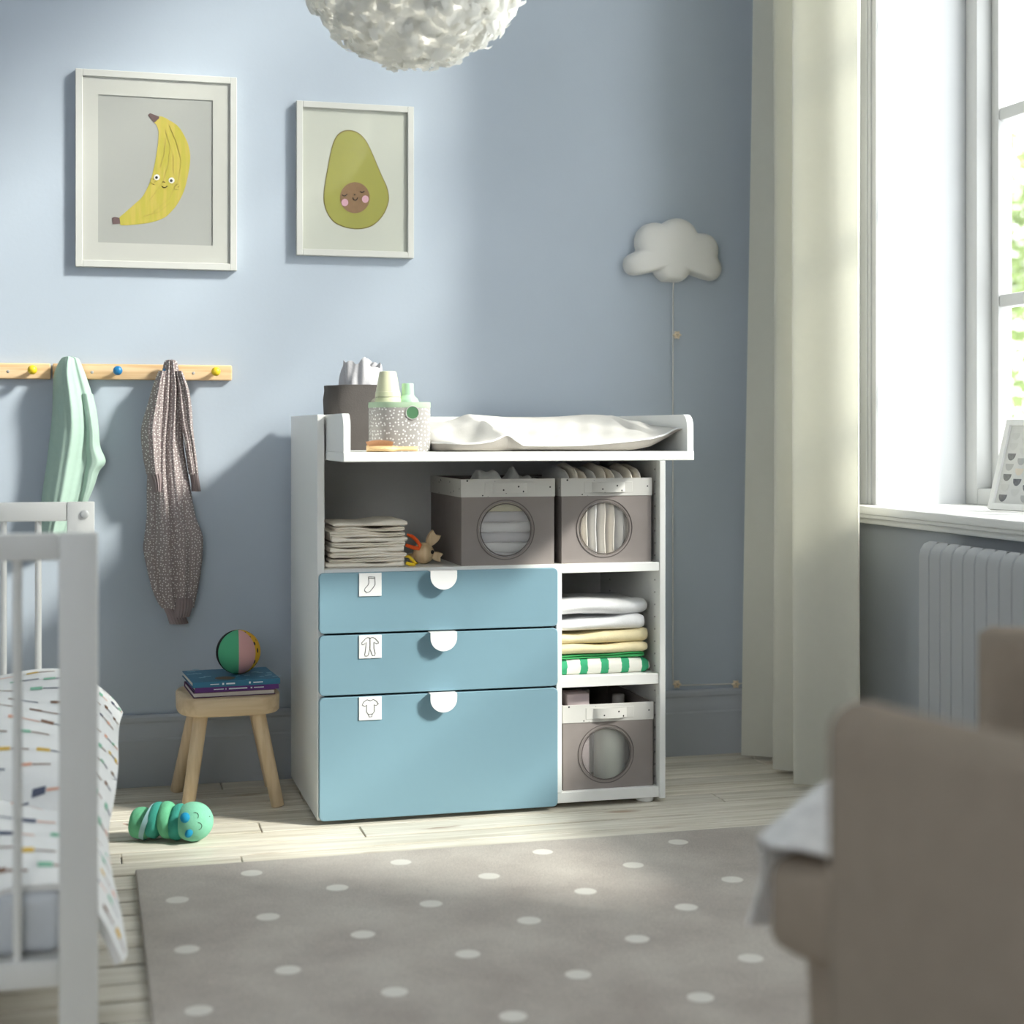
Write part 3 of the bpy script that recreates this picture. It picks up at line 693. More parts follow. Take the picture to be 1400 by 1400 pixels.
# brush lying in front, and a smaller wooden piece beside it
M_bw = wood('brush_wood', (234, 204, 156), (214, 176, 122), 'X', False, 40, 0, .4)
br = thing('hair_brush', (0.14, -0.228, DZ), 'wooden hair brush with tan bristles lying at tray front edge', 'hair brush')
m = MB(); R_ = []
for t_, hw in ((0, .002), (.02, .012), (.08, .020), (.25, .026), (.42, .024), (.52, .014), (.60, .0085), (.75, .009), (.90, .0105), (.97, .007), (1, .001)):
    x = 0.082+0.122*t_; hgt = 0.0075 if t_ < .55 else 0.0055
    R_.append([Vector((x, -0.228+hw*math.cos(2*PI*k/16), DZ+0.0078+hgt*math.sin(2*PI*k/16))) for k in range(16)])
m.loft(R_); m.build('brush_handle', M_bw, br, 60)
m = MB()
for i in range(15):
    for j in range(5):
        x = 0.088+0.0036*i; yy = -0.241+0.0065*j; lean = (i-7)*0.0007
        m.cyl((x, yy, DZ+0.013), (x+lean, yy-0.001, DZ+0.028-0.00008*(i-7)**2), 0.0009, 0.0006, 5)
bo = m.build('bristles', mat('tan_bristle', (176, 132, 96), .7), br, 0); bo['kind'] = 'stuff'
# changing mat
M_mat = mat('changing_mat_cover', (208, 205, 199), 0.95, (330, .35, .0015), .03, 40, .1)
mt = thing('changing_mat', (0.54, 0.0, DZ), 'white padded changing mat with raised ends lying on the tray', 'changing mat')
mt_x = [0.250, 0.27, 0.31, 0.35, 0.385, 0.42, 0.46, 0.52, 0.60, 0.68, 0.74, 0.785, 0.815, 0.845, 0.865]
mt_top = [0.988, 0.990, 0.986, 0.986, 0.994, 1.008, 1.006, 1.001, 1.000, 1.003, 1.008, 1.008, 1.003, 0.990, 0.975]
mt_pip = [0.931, 0.932, 0.930, 0.931, 0.9365, 0.952, 0.926, 0.925, 0.926, 0.932, 0.937, 0.942, 0.950, 0.966, 0.968]
mt_bot = [0.912, 0.912, 0.912, 0.912, 0.912, 0.912, 0.912, 0.912, 0.912, 0.912, 0.913, 0.920, 0.934, 0.952, 0.963]
def ip(x, A): return float(np.interp(x, mt_x, A))
def mat_ring(x, n=16):
    zt, zp, zb = ip(x, mt_top), ip(x, mt_pip), ip(x, mt_bot)
    yf = -0.235+0.012*math.sin(18*x)+.09*max(0, 1-(x-.252)/.045)**2; ring = []
    dark = 0.020*math.exp(-((x-0.33)/0.05)**2)
    ring.append(Vector((x, yf+0.05, zb))); ring.append(Vector((x, yf+0.022, zb+0.001))); ring.append(Vector((x, yf+0.006, zb+(zp-zb)*.45)))
    ring.append(Vector((x, yf, zp)))
    for k in range(1, n):
        t = k/n                                    # rise from the piping to the back bolster, with a hollow in between
        y_ = yf+t*0.40
        zz = zp+(zt-zp)*(t**0.75)-0.012*math.sin(PI*t)*(1 if 0.42 < x < 0.80 else 0.2)+0.0022*math.sin(40*x+9*t)*math.sin(PI*t)+0.0016*math.sin(95*x-14*t)*math.sin(PI*t)-dark*math.sin(PI*min(1, t*1.6))
        ring.append(Vector((x, y_, zz)))
    ring += [Vector((x, yf+0.42, zt-0.004)), Vector((x, yf+0.445, zt-0.02)), Vector((x, yf+0.45, (zt+zb)/2)), Vector((x, yf+0.43, zb+0.004))]
    return ring
xs = np.linspace(0.252, 0.865, 72)
RG = [mat_ring(float(x)) for x in xs]
m = MB(); m.loft([r[3:]+[r[0]+(r[-1]-r[0])*.5, r[0]+Vector((0, .05, .004))] for r in RG]); m.build('mat_pad', M_mat, mt, 60)
m = MB(); m.loft([[p+Vector((0, -.0006, 0)) for p in r[:4]]+[r[2]+Vector((0, .006, 0)), r[0]+Vector((0, .004, .002))] for r in RG]); m.build('mat_underside', mat('mat_linen', (176, 170, 162), .95, (330, .35, .0015), .04, 60), mt, 60)
m = MB(); m.tube([mat_ring(float(x))[3]+Vector((0, -0.001, 0)) for x in xs], 0.0022, 6); m.build('piping', mat('piping_white', (246, 246, 244), .7), mt, 60)

# ------------------------------------------------------------------ pictures on the wall
M_frame = mat('white_frame', (204, 204, 198), 0.5, None, .02, 8)
M_matb = mat('passe_partout', (198, 198, 190), .8)
M_gls = bpy.data.materials.new('picture_glass'); M_gls.use_nodes = True
nt = M_gls.node_tree; nt.nodes.clear(); out = NN(nt, 'ShaderNodeOutputMaterial'); tp = NN(nt, 'ShaderNodeBsdfTransparent'); gl = NN(nt, 'ShaderNodeBsdfGlossy'); gl.inputs['Roughness'].default_value = .05
mx = NN(nt, 'ShaderNodeMixShader'); mx.inputs[0].default_value = 0.035
nt.links.new(tp.outputs[0], mx.inputs[1]); nt.links.new(gl.outputs[0], mx.inputs[2]); nt.links.new(mx.outputs[0], out.inputs[0])
def frame(px, label, fw, with_mat=None, paper=(178, 180, 174)):
    yf = YW-0.021
    a = on_y(px[0], px[1], yf); b = on_y(px[2], px[3], yf)
    x0, x1, z1, z0 = a.x, b.x, a.z, b.z
    t = thing('picture_frame', ((x0+x1)/2, YW, z0), label, 'picture')
    m = MB()
    for q in ((x0, x0+fw, z0, z1), (x1-fw, x1, z0, z1), (x0+fw, x1-fw, z0, z0+fw), (x0+fw, x1-fw, z1-fw, z1)):
        m.box(q[0], q[1], yf, YW-0.001, q[2], q[3], 0.0012, 1)
    m.build('frame', M_frame, t, 30)
    yp = YW-0.013
    pr = MB().box(x0+fw, x1-fw, yp, YW-0.006, z0+fw, z1-fw).build('print', mat('paper_%d_%d_%d' % paper, paper, .85), t, 0)
    if with_mat:
        c = on_y(with_mat[0], with_mat[1], yp-0.002); d = on_y(with_mat[2], with_mat[3], yp-0.002)
        m = MB()
        for q in ((x0+fw, c.x, z0+fw, z1-fw), (d.x, x1-fw, z0+fw, z1-fw), (c.x, d.x, z0+fw, d.z), (c.x, d.x, c.z, z1-fw)):
            m.box(q[0], q[1], yp-0.0025, yp-0.0002, q[2], q[3])
        m.build('passe_partout', M_matb, t, 0)
    MB().box(x0+fw*.8, x1-fw*.8, yf+0.003, yf+0.0045, z0+fw*.8, z1-fw*.8).build('picture_glass', M_gls, t, 0)
    return t, pr, yp
def flat(name, poly, yy, m, parent, th=0.0004, smooth_n=0):
    if smooth_n:
        A = poly+poly[:3]; n = len(poly); out = []
        for i in range(n):
            p0, p1, p2, p3 = [np.array(poly[(i+k-1) % n]) for k in range(4)]
            for q in range(smooth_n):
                f = q/smooth_n; out.append(tuple(0.5*((2*p1)+(-p0+p2)*f+(2*p0-5*p1+4*p2-p3)*f*f+(-p0+3*p1-3*p2+p3)*f**3)))
        poly = out
    mb = MB(); V = [mb.bm.verts.new(on_y(u, v_, yy)) for u, v_ in poly]; W2 = [mb.bm.verts.new(p.co+Vector((0, th, 0))) for p in V]
    f1 = mb.face(V); f1.normal_update()
    for i in range(len(V)):
        k = (i+1) % len(V); mb.face([V[i], V[k], W2[k], W2[i]])
    bmesh.ops.triangulate(mb.bm, faces=[f1])
    return mb.build(name, m, parent, 0)
def cr1(x, y_): return (170+x/7, 120+y_/7)
def cr2(x, y_): return (430+x/8.233, 160+y_/8.233)
ft, pr, yp = frame((103, 93, 324, 370), 'larger white frame with a smiling banana print on blue wall', 0.0185, (134, 129, 291, 336), (172, 173, 167))
yy = yp-0.0006
M_ban = bpy.data.materials.new('banana_yellow'); M_ban.use_nodes = True
nt = M_ban.node_tree; b = nt.nodes['Principled BSDF']; b.inputs['Roughness'].default_value = .85
tc = NN(nt, 'ShaderNodeTexCoord'); mp = NN(nt, 'ShaderNodeMapping'); mp.inputs['Scale'].default_value = (75, 75, 9); mp.inputs['Rotation'].default_value = (0, 0.15, 0)
nz = NN(nt, 'ShaderNodeTexNoise'); nz.inputs['Scale'].default_value = 1.0; nz.inputs['Detail'].default_value = 2
rp = NN(nt, 'ShaderNodeValToRGB'); rp.color_ramp.elements[0].position = .42; rp.color_ramp.elements[1].position = .58
rp.color_ramp.elements[0].color = lin((186, 176, 70))+(1,); rp.color_ramp.elements[1].color = lin((198, 180, 84))+(1,)
nt.links.new(tc.outputs['Object'], mp.inputs[0]); nt.links.new(mp.outputs[0], nz.inputs[0]); nt.links.new(nz.outputs[0], rp.inputs[0]); nt.links.new(rp.outputs[0], b.inputs['Base Color'])
BAN = [cr1(*p) for p in ((340, 272), (430, 310), (520, 375), (590, 490), (625, 600), (628, 720), (605, 860), (570, 990), (510, 1110), (440, 1195), (380, 1245), (270, 1285), (120, 1308), (0, 1316))]+[(164, 306.5), (163, 298)]+[cr1(*p) for p in ((0, 1200), (90, 1120), (170, 1045), (220, 960), (260, 860), (290, 730), (310, 620), (325, 500), (326, 410), (305, 350), (290, 332))]
flat('banana', BAN, yy, M_ban, pr, smooth_n=4)
M_bst = mat('banana_tip', (108, 88, 86), .85)
flat('banana_tip', [cr1(*p) for p in ((225, 262), (246, 242), (330, 275), (335, 290), (290, 332), (280, 328))], yy-.0002, M_bst, pr)
flat('banana_tip', [(153, 298), (157, 296.5), (163.5, 298), (164.5, 306), (154, 306.5)], yy-.0002, M_bst, pr)
M_str = mat('banana_line', (176, 156, 84), .85)
for ln in (((390, 400), (440, 560), (420, 740), (370, 900), (240, 1080)), ((430, 360), (500, 520), (545, 700), (520, 880), (430, 1060), (280, 1190)), ((400, 480), (380, 640), (345, 760)), ((470, 640), (470, 820)), ((180, 1230), (330, 1190), (440, 1100))):
    MB().tube([on_y(*cr1(*p), yy-.0002) for p in ln], 0.0007, 4).build('banana_line', M_str, pr, 0)
def disc(c, r, y_, ry=None, n=20): return [(c[0]+r*math.cos(2*PI*k/n), c[1]+(ry or r)*math.sin(2*PI*k/n)) for k in range(n)]
M_eyew = mat('print_white', (226, 226, 220), .8)
for ex, ey in ((311, 856), (452, 886)):
    flat('eye', disc(cr1(ex, ey), 4.0, yy), yy-.0005, M_eyew, pr)
    flat('pupil', disc(cr1(ex-3, ey+3), 1.9, yy), yy-.0009, M_black, pr)
MB().tube([on_y(*cr1(*p), yy-.0006) for p in ((358, 940), (372, 953), (386, 956), (400, 950), (411, 938))], 0.0011, 5).build('smile', M_black, pr, 0)
MB().tube([on_y(*cr1(*p), yy-.0006) for p in ((365, 903), (378, 900), (390, 906))], 0.0008, 5).build('nose', M_black, pr, 0)
m = MB()
rd = random.Random(3)
for fx, fy in ((268, 900), (488, 945)):
    for k in range(16):
        px_, py_ = fx+rd.uniform(-38, 38), fy+rd.uniform(-32, 32)
        m.ball(on_y(*cr1(px_, py_), yy-.0004), .0009, n=6, m=4)
m.build('freckles', mat('freckle_olive', (110, 104, 50), .8), pr, 0)['kind'] = 'stuff'
ft, pr, yp = frame((405.5, 137, 566, 353), 'smaller white frame with a sleeping avocado print on blue wall', 0.0175, None, (196, 198, 186))
yy = yp-0.0006
AVO = [cr2(*p) for p in ((380, 145), (460, 160), (530, 205), (590, 280), (640, 380), (700, 520), (760, 660), (815, 780), (838, 880), (835, 960), (800, 1060), (740, 1150), (660, 1220), (560, 1256), (450, 1262), (330, 1240), (220, 1185), (150, 1095), (108, 980), (102, 870), (120, 720), (145, 580), (175, 420), (205, 300), (250, 210), (310, 160))]
flat('avocado_skin', AVO, yy, mat('avocado_skin', (128, 116, 66), .85), pr, smooth_n=3)
cxa, cya = cr2(460, 760)
flat('avocado_flesh', [(cxa+(u-cxa)*.972, cya+(v_-cya)*.978) for u, v_ in AVO], yy-.0005, mat('avocado_flesh', (158, 156, 82), .85, None, .06, 14), pr, smooth_n=3)
flat('avocado_stone', disc(cr2(455, 908), 20.4, yy, 21.2, 40), yy-.001, mat('avocado_stone', (140, 112, 84), .85, None, .1, 120), pr)
M_pink = mat('print_pink', (206, 164, 176), .85)
for c in ((342, 962), (572, 924)): flat('cheek', disc(cr2(*c), 4.6, yy, 5.0), yy-.0014, M_pink, pr)
for ln in (((310, 872), (325, 886), (345, 888), (368, 866)), ((512, 838), (530, 848), (548, 846), (562, 832)), ((430, 905), (440, 928), (460, 938), (478, 926), (486, 905)), ((446, 874), (458, 876))):
    MB().tube([on_y(*cr2(*p), yy-.0016) for p in ln], 0.0012, 5).build('face_line', M_black, pr, 0)

# ------------------------------------------------------------------ pendant lamp of white paper tufts
LC = Vector((0.142, -0.49, 2.008)); LR = 0.258
fill_light = bpy.data.lights.new('lamp_fill', 'POINT'); fill_light.energy = 2.4; fill_light.shadow_soft_size = .05; fill_light.color = (1, .97, .93)  # unseen point light added inside the shade to brighten the tufts
bo_ = bpy.data.objects.new('lamp_fill', fill_light); COL.objects.link(bo_); bo_.location = LC
lamp = thing('pendant_lamp', (LC.x, LC.y, LC.z), 'round white pendant lamp of ruffled paper tufts hanging at top', 'lamp')
M_tuft = mat('paper_tuft', (248, 248, 245), .9, None, .01, 30, .05, transl=.55)
MB().ball(LC, LR*.93, n=48, m=28).build('shade_core', M_tuft, lamp, 60)
m = MB(); rd = random.Random(17)
for k in range(5200):
    z_ = 1-2*(k+.5)/5200; ph_ = k*2.399963; rr = math.sqrt(1-z_*z_)
    n = Vector((rr*math.cos(ph_), rr*math.sin(ph_), z_))
    tdir = n.orthogonal().normalized(); tdir.rotate(Matrix.Rotation(rd.uniform(0, 2*PI), 3, n)); sdir = n.cross(tdir)
    ln, wd, lift = rd.uniform(.026, .046), rd.uniform(.011, .021), rd.uniform(.2, .85)
    base = LC+n*(LR*rd.uniform(.90, .965)); V = []
    for i in range(4):
        t = i/3; ww = wd*(0.35+1.0*math.sin(PI*(.12+.72*t)))*0.6
        c = base+tdir*(ln*t*(1-.25*lift))+n*(ln*lift*t*(1.0-.45*t))
        cr = .35*ww
        V.append([m.bm.verts.new(c-sdir*ww+n*cr*rd.uniform(-1, 1)), m.bm.verts.new(c+n*cr*rd.uniform(-.4, 1)), m.bm.verts.new(c+sdir*ww+n*cr*rd.uniform(-1, 1))])
    for i in range(3):
        for j in range(2): m.face([V[i][j], V[i+1][j], V[i+1][j+1], V[i][j+1]])
m.build('paper_tufts', M_tuft, lamp, 180, False)['kind'] = 'stuff'
MB().cyl((LC.x, LC.y, LC.z+LR*.9), (LC.x, LC.y, ZC-.03), .003, n=8).build('cord', M_foil, lamp, 40)
MB().cyl((LC.x, LC.y, ZC-.04), (LC.x, LC.y, ZC), .045, .05, 24).build('ceiling_cup', M_foil, lamp, 40)

# ------------------------------------------------------------------ cloud wall lamp, cord and flower clips
M_cloud = mat('cloud_plastic', (226, 224, 218), .45, None, .01, 4, .35)
yc = YW-0.03
def cr3(x, y_): return (840+x/7.0, 280+y_/7.0)
lobes = [((215, 565), 108), ((395, 355), 178), ((610, 330), 192), ((850, 430), 150), ((920, 610), 112), ((560, 560), 180)]
L3 = []
for (lx, ly), r in lobes:
    p = on_y(*cr3(lx, ly), yc); q = on_y(*cr3(lx+r, ly), yc); L3.append((p.x, p.z, abs(q.x-p.x)))
zbot = on_y(*cr3(560, 735), yc).z
ccx, ccz = L3[5][0], L3[5][1]+.004
def cloud_r(a):
    best = 0
    for x, z, r in L3:
        dx, dz = ccx-x, ccz-z; bq = dx*math.cos(a)+dz*math.sin(a); cq = dx*dx+dz*dz-r*r; D = bq*bq-cq
        if D > 0: best = max(best, -bq+math.sqrt(D))
    if math.sin(a) < -1e-3: best = min(best, (zbot-ccz)/math.sin(a))
    return best
NA = 144; RA = np.array([cloud_r(2*PI*k/NA) for k in range(NA)])
for _ in range(2): RA = (np.roll(RA, 1)+2*RA+np.roll(RA, -1))/4
cl = thing('cloud_lamp', (ccx, YW, zbot), 'white cloud-shaped wall lamp above the changing table right end', 'wall lamp')
m = MB(); rings = []
for s_, dp in ((1.0, .002), (1.0, .016), (.995, .026), (.975, .036), (.94, .044), (.88, .051), (.78, .057), (.62, .0605), (.4, .062), (.18, .0625), (.03, .0625)):
    rings.append([Vector((ccx+RA[k]*s_*math.cos(2*PI*k/NA), YW-dp, ccz+RA[k]*s_*math.sin(2*PI*k/NA))) for k in range(NA)])
m.loft(rings); m.build('cloud_shade', M_cloud, cl, 60)
xc = on_y(920, 700, YW-.006).x
MB().tube([(xc, YW-.012, zbot+.004), (xc, YW-.006, zbot-.03), (xc, YW-.005, 1.0), (xc, YW-.005, .6), (xc, YW-.006, .225), (xc+.002, YW-.006, .212), (xc+.012, YW-.006, .207), (1.32, YW-.006, .2045), (1.50, YW-.006, .204)], 0.0019, 8).build('cord', mat('cord_white', (222, 220, 214), .6), cl, 60)
M_clip = wood('clip_wood', (240, 226, 202), (220, 200, 170), 'X', False, 50, 0, .5)
for (u, v_), lb in (((925.5, 458), 'small wooden flower clip on cord below the cloud lamp'), ((925.5, 935.5), 'small wooden flower clip at the cord corner above baseboard'), ((1006, 935.5), 'small wooden flower clip on cord next to the curtain')):
    p = on_y(u, v_, YW-.012); t = thing('cord_clip', (p.x, YW, p.z), lb, 'clip', 'wooden flower clips on the lamp cord')
    m = MB(); ring = [(p.x+(.0105+.0022*math.cos(6*2*PI*k/60))*math.cos(2*PI*k/60), p.z+(.0105+.0022*math.cos(6*2*PI*k/60))*math.sin(2*PI*k/60)) for k in range(60)]
    m.loft([[Vector((a, YW-.0085, b)) for a, b in ring], [Vector((a, YW-.015, b)) for a, b in ring], [Vector((p.x+(a-p.x)*.9, YW-.016, p.z+(b-p.z)*.9)) for a, b in ring]])
    m.box(p.x-.004, p.x+.004, YW-.0086, YW-.0005, p.z-.009, p.z+.009)
    m.build('flower', M_clip, t, 40)
    m = MB()
    for dx, dz in ((-.002, .002), (.002, .0015), (0, -.0025)): m.ball((p.x+dx, YW-.0162, p.z+dz), .0011, n=8, m=6)
    m.build('flower_dots', M_black, t, 40)

# ------------------------------------------------------------------ peg rails
M_knY = mat('yellow_knob', (236, 204, 40), .35, spec=.5); M_knB = mat('blue_knob', (36, 122, 176), .35, spec=.5)
M_scr = mat('screw_grey', (168, 164, 158), .4)
PEGX = {}
def peg_rail(x0, x1, label, knobs, screws):
    t = thing('peg_rail', ((x0+x1)/2, YW, 1.097), label, 'coat rail', 'pine peg rails on the blue wall')
    MB().box(x0, x1, YW-.018, YW-.0005, 1.0975, 1.1395, .004, 3).build('rail_board', M_pine, t, 40)
    for x, m_ in knobs:
        MB().lathe([(.0062, .0), (.0060, -.012), (.0085, -.018), (.0118, -.0245), (.0125, -.030), (.0108, -.036), (.006, -.0395), (.001, -.0405)], (x, YW-.0175, 1.121), 24, 'Y').build('knob', m_, t, 60)
    for x in screws:
        MB().lathe([(.0042, -.0006), (.0036, -.0014), (.001, -.0016)], (x, YW-.0175, 1.117), 14, 'Y').build('screw', M_scr, t, 60)
peg_rail(-.6295, -.1580, 'pine peg rail with blue and yellow knobs, right of two', [(-.5905, M_knY), (-.4620, M_knB), (-.3330, M_knB), (-.2040, M_knY)], [-.528, -.262])
peg_rail(-1.103, -.6345, 'pine peg rail with yellow knob cut off at left edge', [(-1.064, M_knB), (-.935, M_knY), (-.806, M_knB), (-.6800, M_knY)], [-.742, -1.0])

# ------------------------------------------------------------------ garments on the pegs
def cg(x, y_): return (x/3.1825, 460+y_/3.1825)
M_mintc = mat('mint_cotton', (172, 197, 183), .95, (380, .3, .0015), .03, 60)
yb = YW-.022
def rows_px(rows):
    out = []
    for v_, ul, ur, yb_, dp in rows:
        a = on_y(*cg(ul, v_), yb_-dp*.5); b_ = on_y(*cg(ur, v_), yb_-dp*.5); out.append((a.z, a.x, b_.x, yb_, dp))
    return out
t = thing('shirt', (-.5905, YW-.03, 1.16), 'mint green shirt hanging from the peg rail behind the crib', 'shirt')
R = rows_px([(88, 278, 318, yb-.018, .028), (95, 266, 342, yb-.016, .034), (120, 250, 355, yb-.010, .046), (170, 232, 375, yb-.004, .056), (240, 228, 398, yb, .060), (330, 226, 420, yb, .062), (430, 216, 428, yb, .060), (560, 200, 400, yb, .058), (700, 180, 365, yb, .058), (850, 168, 300, yb, .055), (900, 175, 285, yb, .045)])
drape(MB(), R, 80, 48, ((2.0, .09, .4, 2.0), (5, .035, 1.2, 5.0), (1.0, .10, 0, 0))).build('shirt_body', M_mintc, t, 70)
R = rows_px([(250, 345, 405, yb-.012, .036), (330, 352, 422, yb-.010, .042), (410, 362, 431, yb-.008, .046), (480, 356, 437, yb-.006, .048), (545, 352, 461, yb-.004, .048), (590, 348, 432, yb-.004, .046), (650, 342, 412, yb-.004, .044), (715, 332, 385, yb-.004, .040), (725, 334, 382, yb-.004, .036)])
drape(MB(), R, 50, 26, ((1.4, .10, .9, 9.0), (3, .04, 0, 15.0))).build('sleeve', M_mintc, t, 70)
M_one = dotted('taupe_white_dots', (150, 138, 137), (226, 222, 216), .0076, .16)
M_cuff = mat('taupe_rib', (146, 132, 132), .95, (300, .4, .001))
t = thing('romper', (-.333, YW-.03, 1.15), 'taupe white-dotted baby romper hanging from the peg rail', 'romper')
R = rows_px([(101, 728, 758, yb-.020, .024), (110, 716, 772, yb-.018, .030), (150, 706, 782, yb-.010, .040), (220, 690, 800, yb-.004, .050), (330, 680, 800, yb, .052), (450, 660, 800, yb, .052), (560, 645, 815, yb, .052), (660, 640, 832, yb, .052), (780, 640, 852, yb, .054), (870, 630, 884, yb, .056), (930, 625, 886, yb, .056), (1010, 640, 880, yb, .052), (1100, 662, 866, yb, .046), (1160, 688, 852, yb, .040), (1185, 706, 846, yb, .034)])
drape(MB(), R, 90, 60, ((3.2, .13, .2, 1.5), (7, .05, 1.0, 3.0))).build('romper_body', M_one, t, 70)
R = rows_px([(150, 690, 726, yb-.024, .034), (210, 668, 722, yb-.020, .046), (290, 645, 716, yb-.018, .054), (400, 616, 712, yb-.018, .056), (500, 620, 712, yb-.018, .054), (600, 638, 710, yb-.018, .048)])
sl1 = drape(MB(), R, 50, 26, ((1.5, .12, .4, 4.0), (4, .06, 0, 8.0))).build('sleeve', M_one, t, 70)
R = rows_px([(596, 638, 711, yb-.018, .050), (630, 652, 712, yb-.018, .047), (676, 664, 709, yb-.018, .042)])
drape(MB(), R, 14, 26, ((6, .06, 0, 0),)).build('cuff', M_cuff, sl1, 70)
R = rows_px([(150, 762, 795, yb-.024, .034), (230, 770, 824, yb-.018, .044), (320, 774, 838, yb-.014, .048), (390, 784, 842, yb-.012, .046), (450, 800, 848, yb-.012, .042), (530, 812, 858, yb-.012, .038), (600, 822, 866, yb-.012, .034)])
sl2 = drape(MB(), R, 50, 22, ((1.5, .14, .4, 6.0), (4, .06, 0, 8.0))).build('sleeve', M_one, t, 70)
R = rows_px([(596, 826, 864, yb-.012, .032), (635, 832, 870, yb-.012, .030), (674, 834, 876, yb-.012, .026)])
drape(MB(), R, 14, 22, ((6, .06, 0, 0),)).build('cuff', M_cuff, sl2, 70)
R = rows_px([(1140, 750, 843, yb-.006, .044), (1180, 750, 840, yb-.006, .040), (1222, 750, 828, yb-.006, .032)])
drape(MB(), R, 14, 26, ((7, .05, 0, 0),)).build('leg_cuff', M_cuff, t, 70)
R = rows_px([(1165, 700, 760, yb+.002, .026), (1205, 722, 800, yb+.002, .026), (1252, 738, 822, yb+.002, .022)])
drape(MB(), R, 14, 26, ((7, .05, 0, 0),)).build('leg_cuff', M_cuff, t, 70)
# white strip of the open front showing at the right arm
MB().tube([on_y(*cg(*p), yb-.036) for p in ((797, 420), (808, 455), (820, 500), (822, 545))], [.002, .004, .004, .0015], 8).build('fastening_edge', M_cloth_white, t, 60)

# ------------------------------------------------------------------ stool, books, ball
st = thing('stool', (-.190, .335, 0), 'small birch stool with rounded seat and splayed legs by the wall', 'stool')
def superring(cx, cy, a, b, z, p=3.4, n=48): return rr_ring(cx, cy, a, b, z, n, p)
sx_, sy_ = -.188, .325
m = MB(); m.loft([superring(sx_, sy_, .126, .126, .238), superring(sx_, sy_, .130, .130, .242), superring(sx_, sy_, .131, .131, .279), superring(sx_, sy_, .127, .127, .284), superring(sx_, sy_, .10, .10, .2845)]); m.build('seat', M_birchx, st, 50)
for (ax, ay), (bx, by) in (((-.262, .240), (-.298, .205)), ((-.118, .240), (-.070, .212)), ((-.262, .410), (-.312, .452)), ((-.112, .410), (-.060, .455))):
    MB().cyl((bx, by, 0.0), (ax, ay, .2385), .0165, .0185, 20, .003).build('leg', M_birch, st, 40)
M_page = mat('book_pages', (222, 214, 204), .8)
M_mark = mat('spine_mark_pale', (216, 222, 226), .6); M_markp = mat('spine_mark_pink', (206, 120, 150), .6)
def book(cx, cy, z0, w_, d_, h_, rot, col, label, cover_front=True, marks=None, name='cover'):
    t = thing('book', (0, 0, 0), label, 'book', 'picture books on the stool')
    cm = mat('cover_%d_%d_%d' % col, col, .45, spec=.4)
    MX = Matrix.Translation((cx, cy, z0)) @ Matrix.Rotation(rot, 4, 'Z')
    c = MB(); th = .0018
    c.box(-w_/2, w_/2, -d_/2, d_/2, 0, th, M=MX); c.box(-w_/2, w_/2, -d_/2, d_/2, h_-th, h_, M=MX)
    if cover_front: c.box(-w_/2, w_/2, -d_/2, -d_/2+.002, th, h_-th, M=MX)
    else: c.box(-w_/2, w_/2, d_/2-.002, d_/2, th, h_-th, M=MX)
    c.build('cover', cm, t, 30)
    MB().box(-w_/2+.003, w_/2-.003, -d_/2+(.003 if cover_front else .003), d_/2-.003, th, h_-th, M=MX).build('pages', M_page, t, 0)
    if marks:
        mk = MB()
        for a, b_, hh in marks: mk.box(w_*(a-.5), w_*(b_-.5), -d_/2-.0004, -d_/2+.0002, h_*(.5-hh/2), h_*(.5+hh/2), M=MX)
        mk.build('spine_marks', M_mark, t, 0)
    return t, MX
book(-.184, .320, .2850, .208, .195, .0135, .06, (98, 62, 92), 'cream-paged book with page edges forward, lowest on the stool', False)
book(-.178, .318, .2990, .212, .195, .0125, .06, (96, 52, 122), 'purple book in the middle of the three on the stool', True, [(.22, .34, .16), (.36, .37, .3), (.40, .62, .26), (.66, .68, .3), (.70, .82, .2)])
tb, MX = book(-.181, .318, .3120, .222, .205, .0140, .07, (52, 112, 142), 'blue picture book on top of the stool, under the ball', True, [(.20, .30, .14), (.335, .355, .36), (.38, .48, .26), (.64, .66, .36), (.69, .80, .2)])
# printed cover art: pale patches and a dark round spot, flat on the cover
m = MB()
for k in range(26):
    rd = random.Random(900+k); a, b_ = rd.uniform(-.10, .10), rd.uniform(-.095, .095); sw = rd.uniform(.006, .022)
    m.box(a-sw/2, a+sw/2, b_-.004, b_+.004, .0140, .0142, M=MX @ Matrix.Rotation(rd.uniform(-.3, .3), 4, 'Z'))
m.build('cover_art', mat('cover_art_pale', (138, 178, 196), .5), tb, 0)
MB().cyl(MX @ Vector((-.022, -.055, .0141)), MX @ Vector((-.022, -.055, .0144)), .026, n=24).build('cover_spot', mat('cover_spot_brown', (110, 84, 66), .5), tb, 0)
# soft ball of six gores
BR = .0575; BC = Vector((-.160, .325, .3262+BR))
bl = thing('soft_ball', (BC.x, BC.y, BC.z-BR), 'soft fabric ball with green and pink panels resting on books', 'ball')
M_bg = mat('ball_green', (88, 178, 132), .9, (300, .3, .001)); M_bp = mat('ball_pink', (214, 164, 160), .9, (300, .3, .001)); M_bk = mat('ball_black', (34, 32, 34), .9)
M_by = bpy.data.materials.new('ball_yellow_dashes'); M_by.use_nodes = True
nt = M_by.node_tree; b = nt.nodes['Principled BSDF']; b.inputs['Roughness'].default_value = .9
tc = NN(nt, 'ShaderNodeTexCoord'); mp = NN(nt, 'ShaderNodeMapping'); mp.inputs['Scale'].default_value = (90, 90, 45); vo = NN(nt, 'ShaderNodeTexVoronoi'); vo.inputs['Scale'].default_value = 1
rp = NN(nt, 'ShaderNodeValToRGB'); rp.color_ramp.elements[0].position = .30; rp.color_ramp.elements[1].position = .34
rp.color_ramp.elements[0].color = (.02, .02, .02, 1); rp.color_ramp.elements[1].color = lin((224, 172, 44))+(1,)
